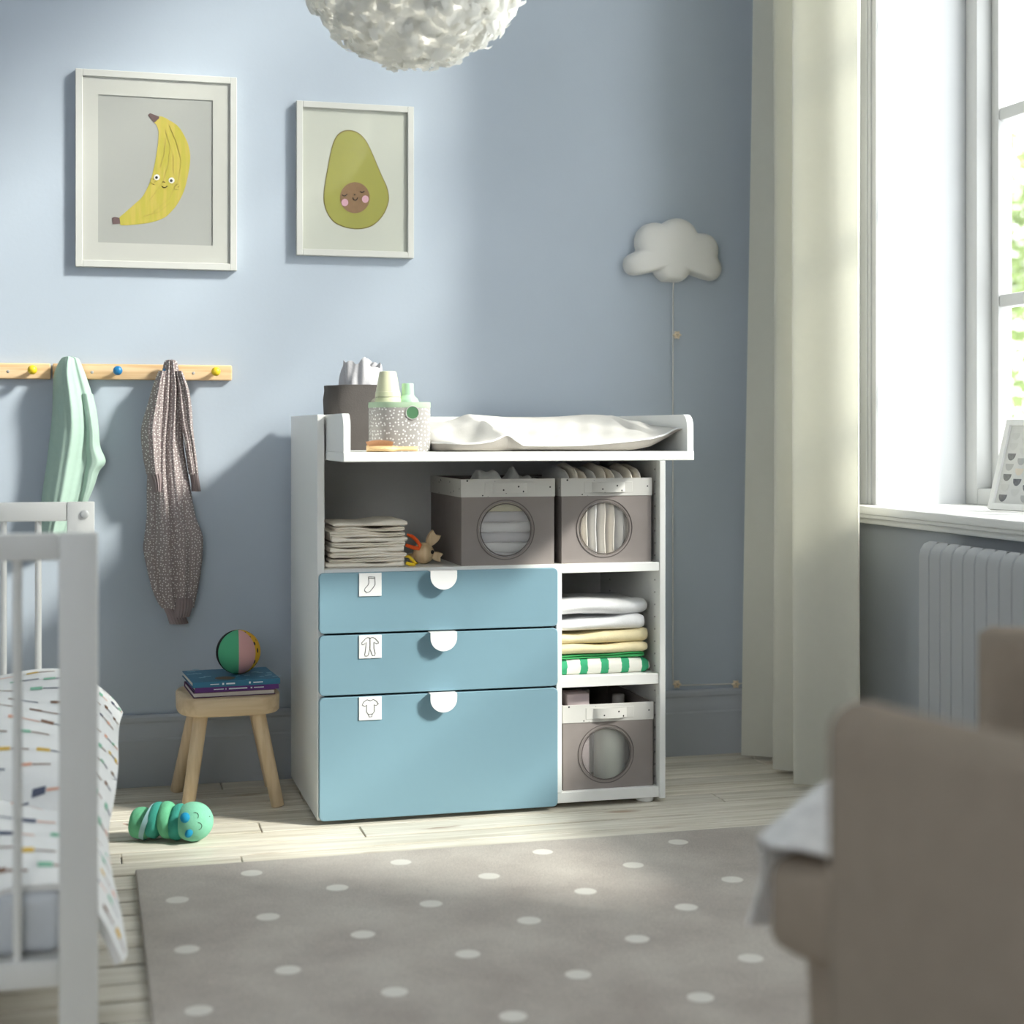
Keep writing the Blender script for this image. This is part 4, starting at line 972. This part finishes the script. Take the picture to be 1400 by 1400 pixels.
nt.links.new(tc.outputs['Object'], mp.inputs[0]); nt.links.new(mp.outputs[0], vo.inputs[0]); nt.links.new(vo.outputs['Distance'], rp.inputs[0]); nt.links.new(rp.outputs[0], b.inputs['Base Color'])
view_a = math.atan2(CAM[1]-BC.y, CAM[0]-BC.x)            # towards the camera
for k, (m_, nm) in enumerate(((M_bg, 'green_panel'), (M_bk, 'black_panel'), (M_by, 'yellow_panel'), (M_bk, 'black_panel'), (M_by, 'yellow_panel'), (M_bp, 'pink_panel'))):
    spans = [68, 40, 55, 62, 85, 50]; a0 = view_a+0.03-math.radians(sum(spans[:k])); a1 = a0-math.radians(spans[k]); m = MB()
    def gore(u, q, a0=a0, a1=a1):
        a = a0+(a1-a0)*u; t_ = .03+(PI-.06)*q; r = BR*(1-.022*(abs(2*u-1))**6)
        return BC+Vector((r*math.sin(t_)*math.cos(a), r*math.sin(t_)*math.sin(a), -r*math.cos(t_)))
    m.grid(gore, 12, 24); m.build(nm, m_, bl, 60)

# ------------------------------------------------------------------ caterpillar toy
ca = thing('caterpillar_toy', (-.36, -.03, 0), 'green plush caterpillar toy lying on the floorboards beside the stool', 'plush toy')
M_ca = mat('plush_mint', (126, 192, 162), .95, (260, .5, .0015), .05, 60); M_cb = mat('plush_teal', (62, 152, 136), .95, (260, .5, .0015), .05, 60); M_cc = mat('plush_blue', (30, 138, 178), .9, (260, .4, .0015)); M_cd = mat('plush_green', (104, 180, 138), .95, (260, .5, .0015), .05, 60)
hc = Vector((-.301, -.075, .0455))
ax = Vector((.93, -.36, 0)).normalized()
def plush_disc(c, axis, r, th, m_, name):
    axis = axis.normalized(); a = axis.orthogonal().normalized(); b_ = axis.cross(a); m = MB(); rings = []
    for i in range(13):
        t = PI*(i+.35)/12.7; h = -math.cos(t)*th/2; rr = r*(.42+.58*math.sin(t)**.55)
        rings.append([c+axis*h+(a*math.cos(2*PI*k/36)+b_*math.sin(2*PI*k/36))*rr*(1+.012*math.sin(5*2*PI*k/36+i)) for k in range(36)])
    m.loft(rings); return m.build(name, m_, ca, 60)
MB().ball(hc, .0465, .0465, .0455, 36, 22).build('head', M_ca, ca, 60)
plush_disc(hc-ax*.036+Vector((0, 0, -.002)), ax+Vector((0, 0, -.12)), .0425, .034, M_cb, 'body_ring')
plush_disc(hc-ax*.062+Vector((0, 0, .002)), ax+Vector((0, 0, .10)), .0435, .034, M_cd, 'body_ring')
plush_disc(hc-ax*.090+Vector((0, 0, .001)), ax+Vector((0, 0, -.22)), .0430, .034, M_cb, 'body_ring')
plush_disc(hc-ax*.124+Vector((0, 0, -.007)), ax+Vector((0, 0, -.1)), .0370, .050, M_cd, 'tail_ring')
# ribbon round the rear, cord tag
m = MB()
rc = hc-ax*.106+Vector((0, 0, -.003)); ra = (ax+Vector((0, 0, -.35))).normalized(); rb = ra.orthogonal().normalized(); rcx = ra.cross(rb)
m.loft([[rc+ra*h+(rb*math.cos(2*PI*k/36)+rcx*math.sin(2*PI*k/36))*.0438 for k in range(36)] for h in (-.006, .006)], caps=False); m.build('ribbon', mat('ribbon_grey', (140, 176, 178), .6), ca, 60)
MB().tube([hc-ax*.140+Vector((0, -.02, -.012)), hc-ax*.152+Vector((-.004, -.026, -.006)), hc-ax*.164+Vector((-.006, -.03, -.001))], .0022, 6).build('tail_cord', mat('cord_pink', (214, 190, 178), .8), ca, 60)
toc = (Vector(CAM)-hc).normalized(); rgt = Vector((toc.y*-1, toc.x, 0)).normalized(); upv = toc.cross(rgt)
if rgt.x < 0: rgt = -rgt
upv = Vector((0, 0, 1))-toc*toc.z; upv.normalize()
def on_head(px_, py_, lift=0.0):       # px offset from head centre, in radii
    f = math.sqrt(max(0, 1-px_*px_-py_*py_)); return hc+(rgt*px_+upv*py_+toc*f)*(.0465+lift)
MB().ball(on_head(-.40, .20, .001), .0115, .0115, .012, 18, 12).build('antenna', M_cc, ca, 60)
MB().ball(on_head(-.22, -.56, .000), .0085, .0085, .011, 18, 12, Matrix.Rotation(.6, 3, 'Y')).build('antenna', M_cc, ca, 60)
def arc(cx_, cy_, r, a0, a1): return [on_head(cx_+r*math.cos(a0+(a1-a0)*k/12), cy_+r*math.sin(a0+(a1-a0)*k/12), .0002) for k in range(13)]
MB().tube(arc(.08, .26, .17, 2.0, -.7), .0007, 5).build('closed_eye', M_black, ca, 60)
MB().tube(arc(.24, -.24, .17, 1.7, -1.5), .0007, 5).build('closed_eye', M_black, ca, 60)
MB().ball(on_head(.80, .20, 0), .0012, n=8, m=6).build('nose', M_black, ca, 60)

# ------------------------------------------------------------------ rug
rug_m = bpy.data.materials.new('rug_pile'); rug_m.use_nodes = True; nt = rug_m.node_tree; L = nt.links; b = nt.nodes['Principled BSDF']
b.inputs['Roughness'].default_value = 1.0; b.inputs['Specular IOR Level'].default_value = .05; b.inputs['Sheen Weight'].default_value = .25
tc = NN(nt, 'ShaderNodeTexCoord')
def lattice(ox, oy):
    s1 = NN(nt, 'ShaderNodeVectorMath', operation='SUBTRACT'); s1.inputs[1].default_value = (ox, oy, 0); L.new(tc.outputs['Object'], s1.inputs[0])
    w1 = NN(nt, 'ShaderNodeVectorMath', operation='WRAP'); w1.inputs[1].default_value = (.1625, .157, 5); w1.inputs[2].default_value = (-.1625, -.157, -5); L.new(s1.outputs[0], w1.inputs[0])
    m1 = NN(nt, 'ShaderNodeVectorMath', operation='MULTIPLY'); m1.inputs[1].default_value = (1, 1, 0); L.new(w1.outputs[0], m1.inputs[0])
    l1 = NN(nt, 'ShaderNodeVectorMath', operation='LENGTH'); L.new(m1.outputs[0], l1.inputs[0]); return l1.outputs['Value']
RX, RY = .40, -1.10
d1 = lattice(.124-RX, -.4255-RY); d2 = lattice(-.0405-RX, -.5805-RY)
mn = NN(nt, 'ShaderNodeMath', operation='MINIMUM'); L.new(d1, mn.inputs[0]); L.new(d2, mn.inputs[1])
nz = NN(nt, 'ShaderNodeTexNoise'); nz.inputs['Scale'].default_value = 300; L.new(tc.outputs['Object'], nz.inputs['Vector'])
ad = NN(nt, 'ShaderNodeMath', operation='MULTIPLY_ADD'); ad.inputs[1].default_value = .003; L.new(nz.outputs['Fac'], ad.inputs[0]); L.new(mn.outputs[0], ad.inputs[2])
mr = NN(nt, 'ShaderNodeMapRange'); mr.inputs['From Min'].default_value = .0235; mr.inputs['From Max'].default_value = .0255; L.new(ad.outputs[0], mr.inputs['Value'])
n2 = NN(nt, 'ShaderNodeTexNoise'); n2.inputs['Scale'].default_value = 5.5; n2.inputs['Detail'].default_value = 6; L.new(tc.outputs['Object'], n2.inputs['Vector'])
n3 = NN(nt, 'ShaderNodeTexNoise'); n3.inputs['Scale'].default_value = 420; n3.inputs['Detail'].default_value = 2; L.new(tc.outputs['Object'], n3.inputs['Vector'])
r1 = NN(nt, 'ShaderNodeValToRGB'); r1.color_ramp.elements[0].position = .35; r1.color_ramp.elements[1].position = .65; r1.color_ramp.elements[0].color = lin((165, 155, 145))+(1,); r1.color_ramp.elements[1].color = lin((187, 179, 168))+(1,)
L.new(n2.outputs['Fac'], r1.inputs['Fac'])
mv = NN(nt, 'ShaderNodeMapRange'); mv.inputs['From Min'].default_value = .3; mv.inputs['From Max'].default_value = .7; mv.inputs['To Min'].default_value = .72; mv.inputs['To Max'].default_value = 1.25; L.new(n3.outputs['Fac'], mv.inputs['Value'])
mm = NN(nt, 'ShaderNodeMix', data_type='RGBA', blend_type='MULTIPLY'); mm.inputs[0].default_value = 1; L.new(r1.outputs[0], mm.inputs[6]); L.new(mv.outputs[0], mm.inputs[7])
mx = NN(nt, 'ShaderNodeMix', data_type='RGBA'); mx.inputs[6].default_value = lin((222, 218, 208))+(1,); L.new(mr.outputs[0], mx.inputs[0]); L.new(mm.outputs[2], mx.inputs[7]); L.new(mx.outputs[2], b.inputs['Base Color'])
bn = NN(nt, 'ShaderNodeBump'); bn.inputs['Strength'].default_value = .6; bn.inputs['Distance'].default_value = .003; L.new(n3.outputs['Fac'], bn.inputs['Height']); L.new(bn.outputs[0], b.inputs['Normal'])
rg = thing('rug', (RX, RY, 0), 'grey rug with white polka dots on the pale floorboards', 'rug')
MB().box(-.441, 1.24, -1.90, -.330, .0006, .0125, .004, 3).build('rug_pile', rug_m, rg, 40)

# ------------------------------------------------------------------ curtain
cu = thing('curtain', (1.38, .17, 0), 'long cream linen curtain hanging in deep folds beside the window', 'curtain')
def curtain_pt(u, q):
    z = .012+3.87*q; Y = .425-.50*u
    am = .066*(1-.30*q)
    ph = 2*PI*2.62*u
    x = 1.372+am*-math.cos(ph+.55*math.sin(2*q))*1.0+.012*math.sin(2.3*ph+3*q)*(.4+q)+.010*math.sin(2.2*q+5*u)
    x -= .004*u
    Y += .020*math.sin(ph+.9)+.006*math.sin(4*q+9*u)
    return Vector((x, Y, z))
MB().sheet(curtain_pt, 220, 70, .0022).build('curtain_fabric', M_curtain, cu, 80)
cr_ = thing('curtain_rod', (1.40, -.7, 3.9), 'white rod above the window that carries the cream curtain', 'curtain rod')
m = MB().cyl((1.385, .50, 3.90), (1.385, -1.8, 3.90), .012, n=16); m.box(1.385, XR-.0005, .18, .195, 3.89, 3.91); m.box(1.385, XR-.0005, -1.7, -1.685, 3.89, 3.91); m.build('rod', M_white, cr_, 40)

# ------------------------------------------------------------------ radiator
M_rad = mat('radiator_enamel', (176, 178, 180), .4, spec=.4)
ra_ = thing('radiator', (1.48, -.85, .1), 'white ribbed radiator under the window sill', 'radiator')
for k in range(24):
    y0 = -.338-.0508*k
    m = MB(); w2 = .0253; prof = []
    for a, zz in ((0, .115), (.0, .125), (0, .650), (.004, .668), (.014, .682), (.026, .688)): prof.append((a, zz))
    ring_xy = [(1.447, -w2*.55), (1.441, -w2*.8), (1.4395, -w2*.0), (1.441, w2*.8), (1.447, w2*.55)]
    F = [(1.462, -w2), (1.4445, -w2), (1.4402, -w2*.86), (1.4395, 0), (1.4402, w2*.86), (1.4445, w2), (1.462, w2)]
    rings = []
    for a, zz in prof: rings.append([Vector((x+a*(1 if x < 1.46 else .2), y0-w2+yy_*(1-.25*(a > .02)), zz)) for x, yy_ in F]+[Vector((1.50, y0-w2+w2, min(zz, .684))), Vector((1.50, y0-w2-w2, min(zz, .684)))])
    m.loft(rings); m.build('radiator_section', M_rad, ra_, 40)
MB().box(1.498, XR-.0005, -.50, -.46, .30, .50).box(1.498, XR-.0005, -1.30, -1.26, .30, .50).build('wall_bracket', M_rad, ra_, 0)
MB().cyl((1.475, -.33, .0), (1.475, -.33, .12), .010, n=14).build('pipe', M_rad, ra_, 40)

# ------------------------------------------------------------------ framed print leaning on the sill
pf = thing('picture_frame', (1.70, -.33, ZO0), 'white frame with grey half-moon print leaning on the window sill', 'picture')
A = Vector((1.690, -.262, ZO0+.0005)); du = Vector((.24, -.97, 0)).normalized(); nrm = Vector((du.y, -du.x, 0)).normalized()  # faces the room
if nrm.x > 0: nrm = -nrm
lean = math.radians(17); dn = (Vector((0, 0, 1))*math.cos(lean)-nrm*math.sin(lean)).normalized(); fn_ = du.cross(dn).normalized()
if fn_.dot(nrm) < 0: fn_ = -fn_
FW, FH = .18, .238
def PF(a, b_, c=0.0): return A+du*a+dn*b_+fn_*c
def pbox(m, a0, a1, b0, b1, c0, c1):
    m.loft([[PF(a0, b0, c), PF(a1, b0, c), PF(a1, b1, c), PF(a0, b1, c)] for c in (c0, c1)])
m = MB()
for q in ((0, .014, 0, FH), (FW-.014, FW, 0, FH), (.014, FW-.014, 0, .016), (.014, FW-.014, FH-.014, FH)): pbox(m, *q, .0, .014)
m.build('frame', M_white, pf, 0)
m = MB(); pbox(m, .014, FW-.014, .016, FH-.014, .002, .006); prn = m.build('print', mat('paper_white', (214, 214, 210), .8), pf, 0)
hm = [mat('moon_pale', (206, 206, 202), .8), mat('moon_mid', (176, 176, 174), .8), mat('moon_dark', (112, 112, 114), .8, None, .35, 160), mat('moon_sand', (222, 212, 196), .8)]
pat = [[0, 0, 2, 1, 2, 0, 2], [0, 0, 1, 3, 2, 0, 0], [0, 2, 0, 1, 0, 2, 1], [1, 0, 2, 0, 3, 1, 0]]
for ci in range(4):
    for ri in range(7):
        ccx_, ccz_ = .036+.036*ci, FH-.034-.0272*ri-(.012 if ci % 2 else 0)
        if ccz_ < .036: continue
        m = MB(); pts = [(ccx_-.0135, ccz_), (ccx_+.0135, ccz_)]+[(ccx_+.0135*math.cos(-PI*k/12), ccz_+.0185*math.sin(-PI*k/12)) for k in range(1, 12)]
        m.loft([[PF(a, b_, .0061) for a, b_ in pts], [PF(a, b_, .0064) for a, b_ in pts]]); m.build('half_moon', hm[pat[ci][ri]], prn, 0)
m = MB(); pbox(m, .012, FW-.012, .014, FH-.012, .0085, .0095); m.build('picture_glass', M_gls, pf, 0)

# ------------------------------------------------------------------ crib, mattress, quilt
M_crib = mat('crib_white', (226, 226, 222), .45, None, .01, 3, .35)
YN, YF, XE = -1.259, -.146, -.525
cb = thing('crib', (-.86, -.7, 0), 'white wooden crib with dowel bars, one side open', 'crib')
XL = -1.195
def panel(y0, th):
    for x in (XE-.060, XL): MB().box(x, x+.060, y0, y0+th, 0, .7995, .003, 2).build('post', M_crib, cb, 30)
    MB().box(XL+.060, XE-.060, y0+.002, y0+th-.002, .757, .7995, .003, 2).build('top_rail', M_crib, cb, 30)
    MB().box(XL+.060, XE-.060, y0+.002, y0+th-.002, .088, .130, .003, 2).build('bottom_rail', M_crib, cb, 30)
    n = 7; x = XE-.060
    for k in range(n):
        xx = -.6475-.0745*k
        if xx > XL+.07: MB().cyl((xx, y0+th/2, .128), (xx, y0+th/2, .759), .0074, n=14).build('bar', M_crib, cb, 40)
panel(YN, .032); panel(YF, .032)
MB().lathe([(.010, 0), (.0095, -.003), (.006, -.0045), (.001, -.0048)], (XE-.022, YF-.0002, .772), 18, 'Y').build('screw_cap', mat('cap_clear', (206, 208, 206), .25, spec=.6), cb, 60)
for x in (XE-.052, XL+.014): MB().box(x, x+.030, YN+.032, YF, .088, .130, .003, 2).build('side_rail', M_crib, cb, 30)
MB().box(XL, XL+.03, YN+.032, YF, .757, .7995, .003, 2).build('side_rail', M_crib, cb, 30)
MB().box(XL+.03, XE-.052, YN+.032, YF, .112, .128).build('mattress_base', M_crib, cb, 30)
tag(MB().box(XL+.035, XE-.055, YN+.034, YF-.004, .129, .228, .02, 4).build('mattress', mat('mattress_grey', (206, 210, 214), .9, (300, .3, .001), .03, 30), None, 40), 'pale grey mattress lying inside the white crib', 'mattress')
M_quilt = mat('quilt_cotton', (240, 240, 238), .95, (60, .12, .004), .02, 30, .1)
qy = [YF-.006, YF-.10, -.40, -.60, -.80, -.95, -1.08, -1.17, -1.218]
q_top = [.422, .418, .400, .372, .335, .308, .285, .262, .238]
e_x = [-.486, -.464, -.472, -.490, -.498, -.495, -.488, -.480, -.485]
e_z = [.350, .338, .318, .270, .212, .160, .118, .10, .105]
def qi(Y, A_): return float(np.interp(-Y, [-a for a in qy], A_))
def quilt_pt(u, q):
    Y = qy[0]+(qy[-1]-qy[0])*q
    zt, xe, ze = qi(Y, q_top), qi(Y, e_x), qi(Y, e_z)
    xk = XE-.050+.012*math.sin(5*q)
    if u < .62:
        t = u/.62; x = XL+.045+(xk-XL-.045)*t
        z = zt+.010*math.sin(9*x+6*q)+.007*math.sin(19*x-13*q+1)-.030*math.exp(-((Y+.86+.55*(x+.62))/.035)**2)*(1 if x > -1.0 else .5)
        z -= .012*(t**6)
    else:
        t = (u-.62)/.38; a = t*PI/2
        x = xk+(xe-xk)*(t*.75+.25*math.sin(a))
        z0 = zt+.010*math.sin(9*xk+6*q)+.007*math.sin(19*xk-13*q+1)-.012-.030*math.exp(-((Y+.86+.55*(xk+.62))/.035)**2)
        z = z0+(ze-z0)*(t**(1.15+.5*q))
        x += .006*math.sin(14*q+2)*t
    return Vector((x, Y, z))
qt = thing('quilt', (-.75, -.70, .24), 'white patterned quilt spread over the crib and hanging off its open side', 'quilt')
MB().sheet(quilt_pt, 70, 80, -.014).build('quilt_cover', M_quilt, qt, 80)
cols = [mat('print_yellow', (226, 190, 96), .9), mat('print_brown', (140, 110, 92), .9), mat('print_slate', (96, 102, 122), .9), mat('print_green', (140, 196, 168), .9), mat('print_peach', (232, 176, 150), .9)]
marks = [MB() for _ in cols]
rd = random.Random(21)
def qmark(mb, u0, u1, q0, q1):
    P = [quilt_pt(u0+(u1-u0)*i/3, q0+(q1-q0)*i/3) for i in range(4)]
    return P
def stamp(mb, u, q, lu, wq, ang):
    V = []
    for i in range(5):
        r_ = []
        for j in range(2):
            a, b_ = (i/4-.5)*lu, (j-.5)*wq
            uu = u+a*math.cos(ang)-b_*math.sin(ang)*.6; q2 = q+a*math.sin(ang)+b_*math.cos(ang)
            uu = min(.99, max(.01, uu)); q2 = min(.99, max(.01, q2))
            p = quilt_pt(uu, q2); e = 1e-3
            n = (quilt_pt(min(1, uu+e), q2)-p).cross(quilt_pt(uu, min(1, q2+e))-p); n.normalize()
            if n.z < 0 and uu < .62: n = -n
            if uu >= .62 and n.x < 0: n = -n
            r_.append(mb.bm.verts.new(p+n*.0012))
        V.append(r_)
    for i in range(4): mb.face([V[i][0], V[i+1][0], V[i+1][1], V[i][1]])
for i in range(12):
    for j in range(15):
        u = (i+.5+(.5 if j % 2 else 0)+rd.uniform(-.15, .15))/12.3; q = (j+.5+rd.uniform(-.15, .15))/15
        if u > .97: continue
        a = rd.uniform(-.12, .12); k = rd.randrange(5); k2 = rd.choice((1, 2, 1, 4))
        stamp(marks[k], u, q, .026, rd.choice((.012, .010, .018)), a); stamp(marks[k2], u+.032, q+.003+a*.03, .036, .0045, a+.1)
for mb, cm, nm in zip(marks, cols, ('yellow', 'brown', 'slate', 'green', 'peach')):
    mo = mb.build('printed_marks', cm, qt, 0, False); mo['kind'] = 'stuff'; mo['label'] = nm+' brush marks printed on the quilt'

# ------------------------------------------------------------------ armchair and throw
M_arm = mat('armchair_fabric', (162, 148, 132), .95, (420, .3, .0015), .04, 30, .12)
F2, L2 = Vector((-.45, .89, 0)).normalized(), Vector((.89, .45, 0)).normalized()
C0 = Vector((.197, -2.162, 0))
ac = thing('armchair', (.45, -2.45, 0), 'beige upholstered armchair seen from behind in right foreground', 'armchair')
def shell(path, zt, th, z0=.10, name='back_shell'):
    P = sm(path, 40); m = MB(); rings = []
    N = len(P)
    for i in range(N):
        t = Vector(P[min(i+1, N-1)])-Vector(P[max(i-1, 0)]); t.normalize(); n = Vector((-t.y, t.x, 0))
        d = min(i, N-1-i)/N*sum((Vector(P[k+1])-Vector(P[k])).length for k in range(N-1))
        e = math.sqrt(max(.02, 1-max(0, 1-d/.03)**2)); hz = zt-.012*(1-e); h = th/2*(.25+.75*e)
        sec = [(-h, z0), (-h, z0+.2)]
        for k in range(11):
            a = PI*k/10; sec.append((-h*math.cos(a), hz-.028+.028*math.sin(a)))
        sec += [(h, z0+.2), (h, z0)]
        c = Vector((P[i][0], P[i][1], 0)); rings.append([c+n*a+Vector((0, 0, z)) for a, z in sec])
    m.loft(rings); return m.build(name, M_arm, ac, 60)
shell([(.172, -2.445, 0), (.195, -2.58, 0), (.235, -2.72, 0), (.29, -2.90, 0), (.42, -3.05, 0), (.60, -3.05, 0)], .702, .075, name='left_wing')
shell([(.600, -1.972, 0), (.705, -2.05, 0), (.80, -2.20, 0), (.86, -2.40, 0), (.88, -2.62, 0), (.82, -2.85, 0), (.70, -3.0, 0), (.60, -3.05, 0)], .702, .075, name='right_wing')
def plan_ring(pts, z, ins=0.0, r=.05, n=6):
    c = sum(pts, Vector())/len(pts); out = []
    Q = [p+(c-p).normalized()*ins for p in pts]
    for i in range(len(Q)):
        a, b_, d = Q[i-1], Q[i], Q[(i+1) % len(Q)]
        p0 = b_+(a-b_).normalized()*r; p1 = b_+(d-b_).normalized()*r
        for k in range(n+1):
            t = k/n; out.append((p0*(1-t)**2+b_*2*t*(1-t)+p1*t*t)+Vector((0, 0, z)))
    return out
sb = [C0, C0+L2*.50, C0+L2*.62-F2*.62, C0+Vector((.30, -.93, 0)).normalized()*.52+L2*.03]
m = MB(); m.loft([plan_ring(sb, .372, .014), plan_ring(sb, .378, .004), plan_ring(sb, .390, 0), plan_ring(sb, .452, 0), plan_ring(sb, .466, .005), plan_ring(sb, .472, .018), plan_ring(sb, .474, .06)]); m.build('seat_cushion', M_arm, ac, 60)
m = MB(); m.loft([plan_ring(sb, .06, .06), plan_ring(sb, .07, .052), plan_ring(sb, .365, .040), plan_ring(sb, .371, .05)]); m.build('seat_base', M_arm, ac, 60)
for p in (C0+L2*.08-F2*.08, C0+L2*.46-F2*.08, C0+L2*.46-F2*.56, C0+L2*.14-F2*.52):
    MB().cyl((p.x, p.y, 0.0), (p.x, p.y, .062), .016, .022, 16).build('leg', M_birch, ac, 40)
M_throw = mat('throw_grey_white', (238, 236, 232), .95, (90, .9, .006), .14, 40, .1)
rd = random.Random(31); K = [(rd.uniform(10, 40), rd.uniform(10, 40), rd.uniform(0, 6.28)) for _ in range(5)]
def throw_pt(u, q):
    s_ = .016+.40*q                                       # along the seat front
    hump = .012+.058*min(1, q*3.0)*(1-.2*q)
    wv = sum(math.sin(a*u*.25+b_*s_+p) for a, b_, p in K)/5
    if u < .34:                                            # hanging down the front
        t = u/.34; f_ = .020+.006*wv; z = .386+.088*t-.008*math.sin(11*q)
    else:
        t = (u-.34)/.66; f_ = .020-.115*t+.012*math.sin(9*q); z = .480+hump*max(0, math.sin(PI*min(1, .12+t*.86)))**.8+.012*wv*math.sin(PI*t)
    p = C0+L2*(s_+.02*math.sin(7*u))+F2*f_
    return Vector((p.x, p.y, max(z, .4765) if u >= .36 else z))
tag(MB().sheet(throw_pt, 50, 40, -.004).build('throw_blanket', M_throw, None, 80), 'pale grey throw blanket lying over the armchair seat front', 'blanket')

# ------------------------------------------------------------------ trees outside the window
M_leaf = mat('leaf_green', (128, 146, 90), .8, None, .2, 2, transl=.4); M_bark = mat('bark', (120, 108, 92), .9)
def tree(x, y_, h, r, seed, label):
    t = thing('tree', (x, y_, -3.0), label, 'tree', 'trees outside the window')
    MB().cyl((x, y_, -3.0), (x, y_, h-r*.3), .16, .06, 10).build('trunk', M_bark, t, 40)
    m = MB(); rd = random.Random(seed)
    blobs = [Vector((rd.gauss(0, .42), rd.gauss(0, .42), rd.gauss(0, .40))) for _ in range(26)]
    for k in range(4200):
        bb = blobs[rd.randrange(26)]; d = Vector((rd.gauss(0, 1), rd.gauss(0, 1), rd.gauss(0, 1))).normalized()*rd.uniform(.1, .34)
        p = Vector((x, y_, h))+(bb+d)*r; a = Vector((rd.gauss(0, 1), rd.gauss(0, 1), rd.gauss(0, 1))).normalized(); b_ = a.orthogonal().normalized(); s_ = rd.uniform(.07, .13)
        m.face([m.bm.verts.new(p-a*s_), m.bm.verts.new(p+b_*s_*.5), m.bm.verts.new(p+a*s_), m.bm.verts.new(p-b_*s_*.5)])
    m.build('foliage', M_leaf, t, 0, False)['kind'] = 'stuff'
tree(9.4, 8.6, 2.2, 2.9, 1, 'leafy green tree seen low through the window')
tree(11.5, 13.0, 3.4, 2.2, 2, 'taller leafy tree farther off through the window')
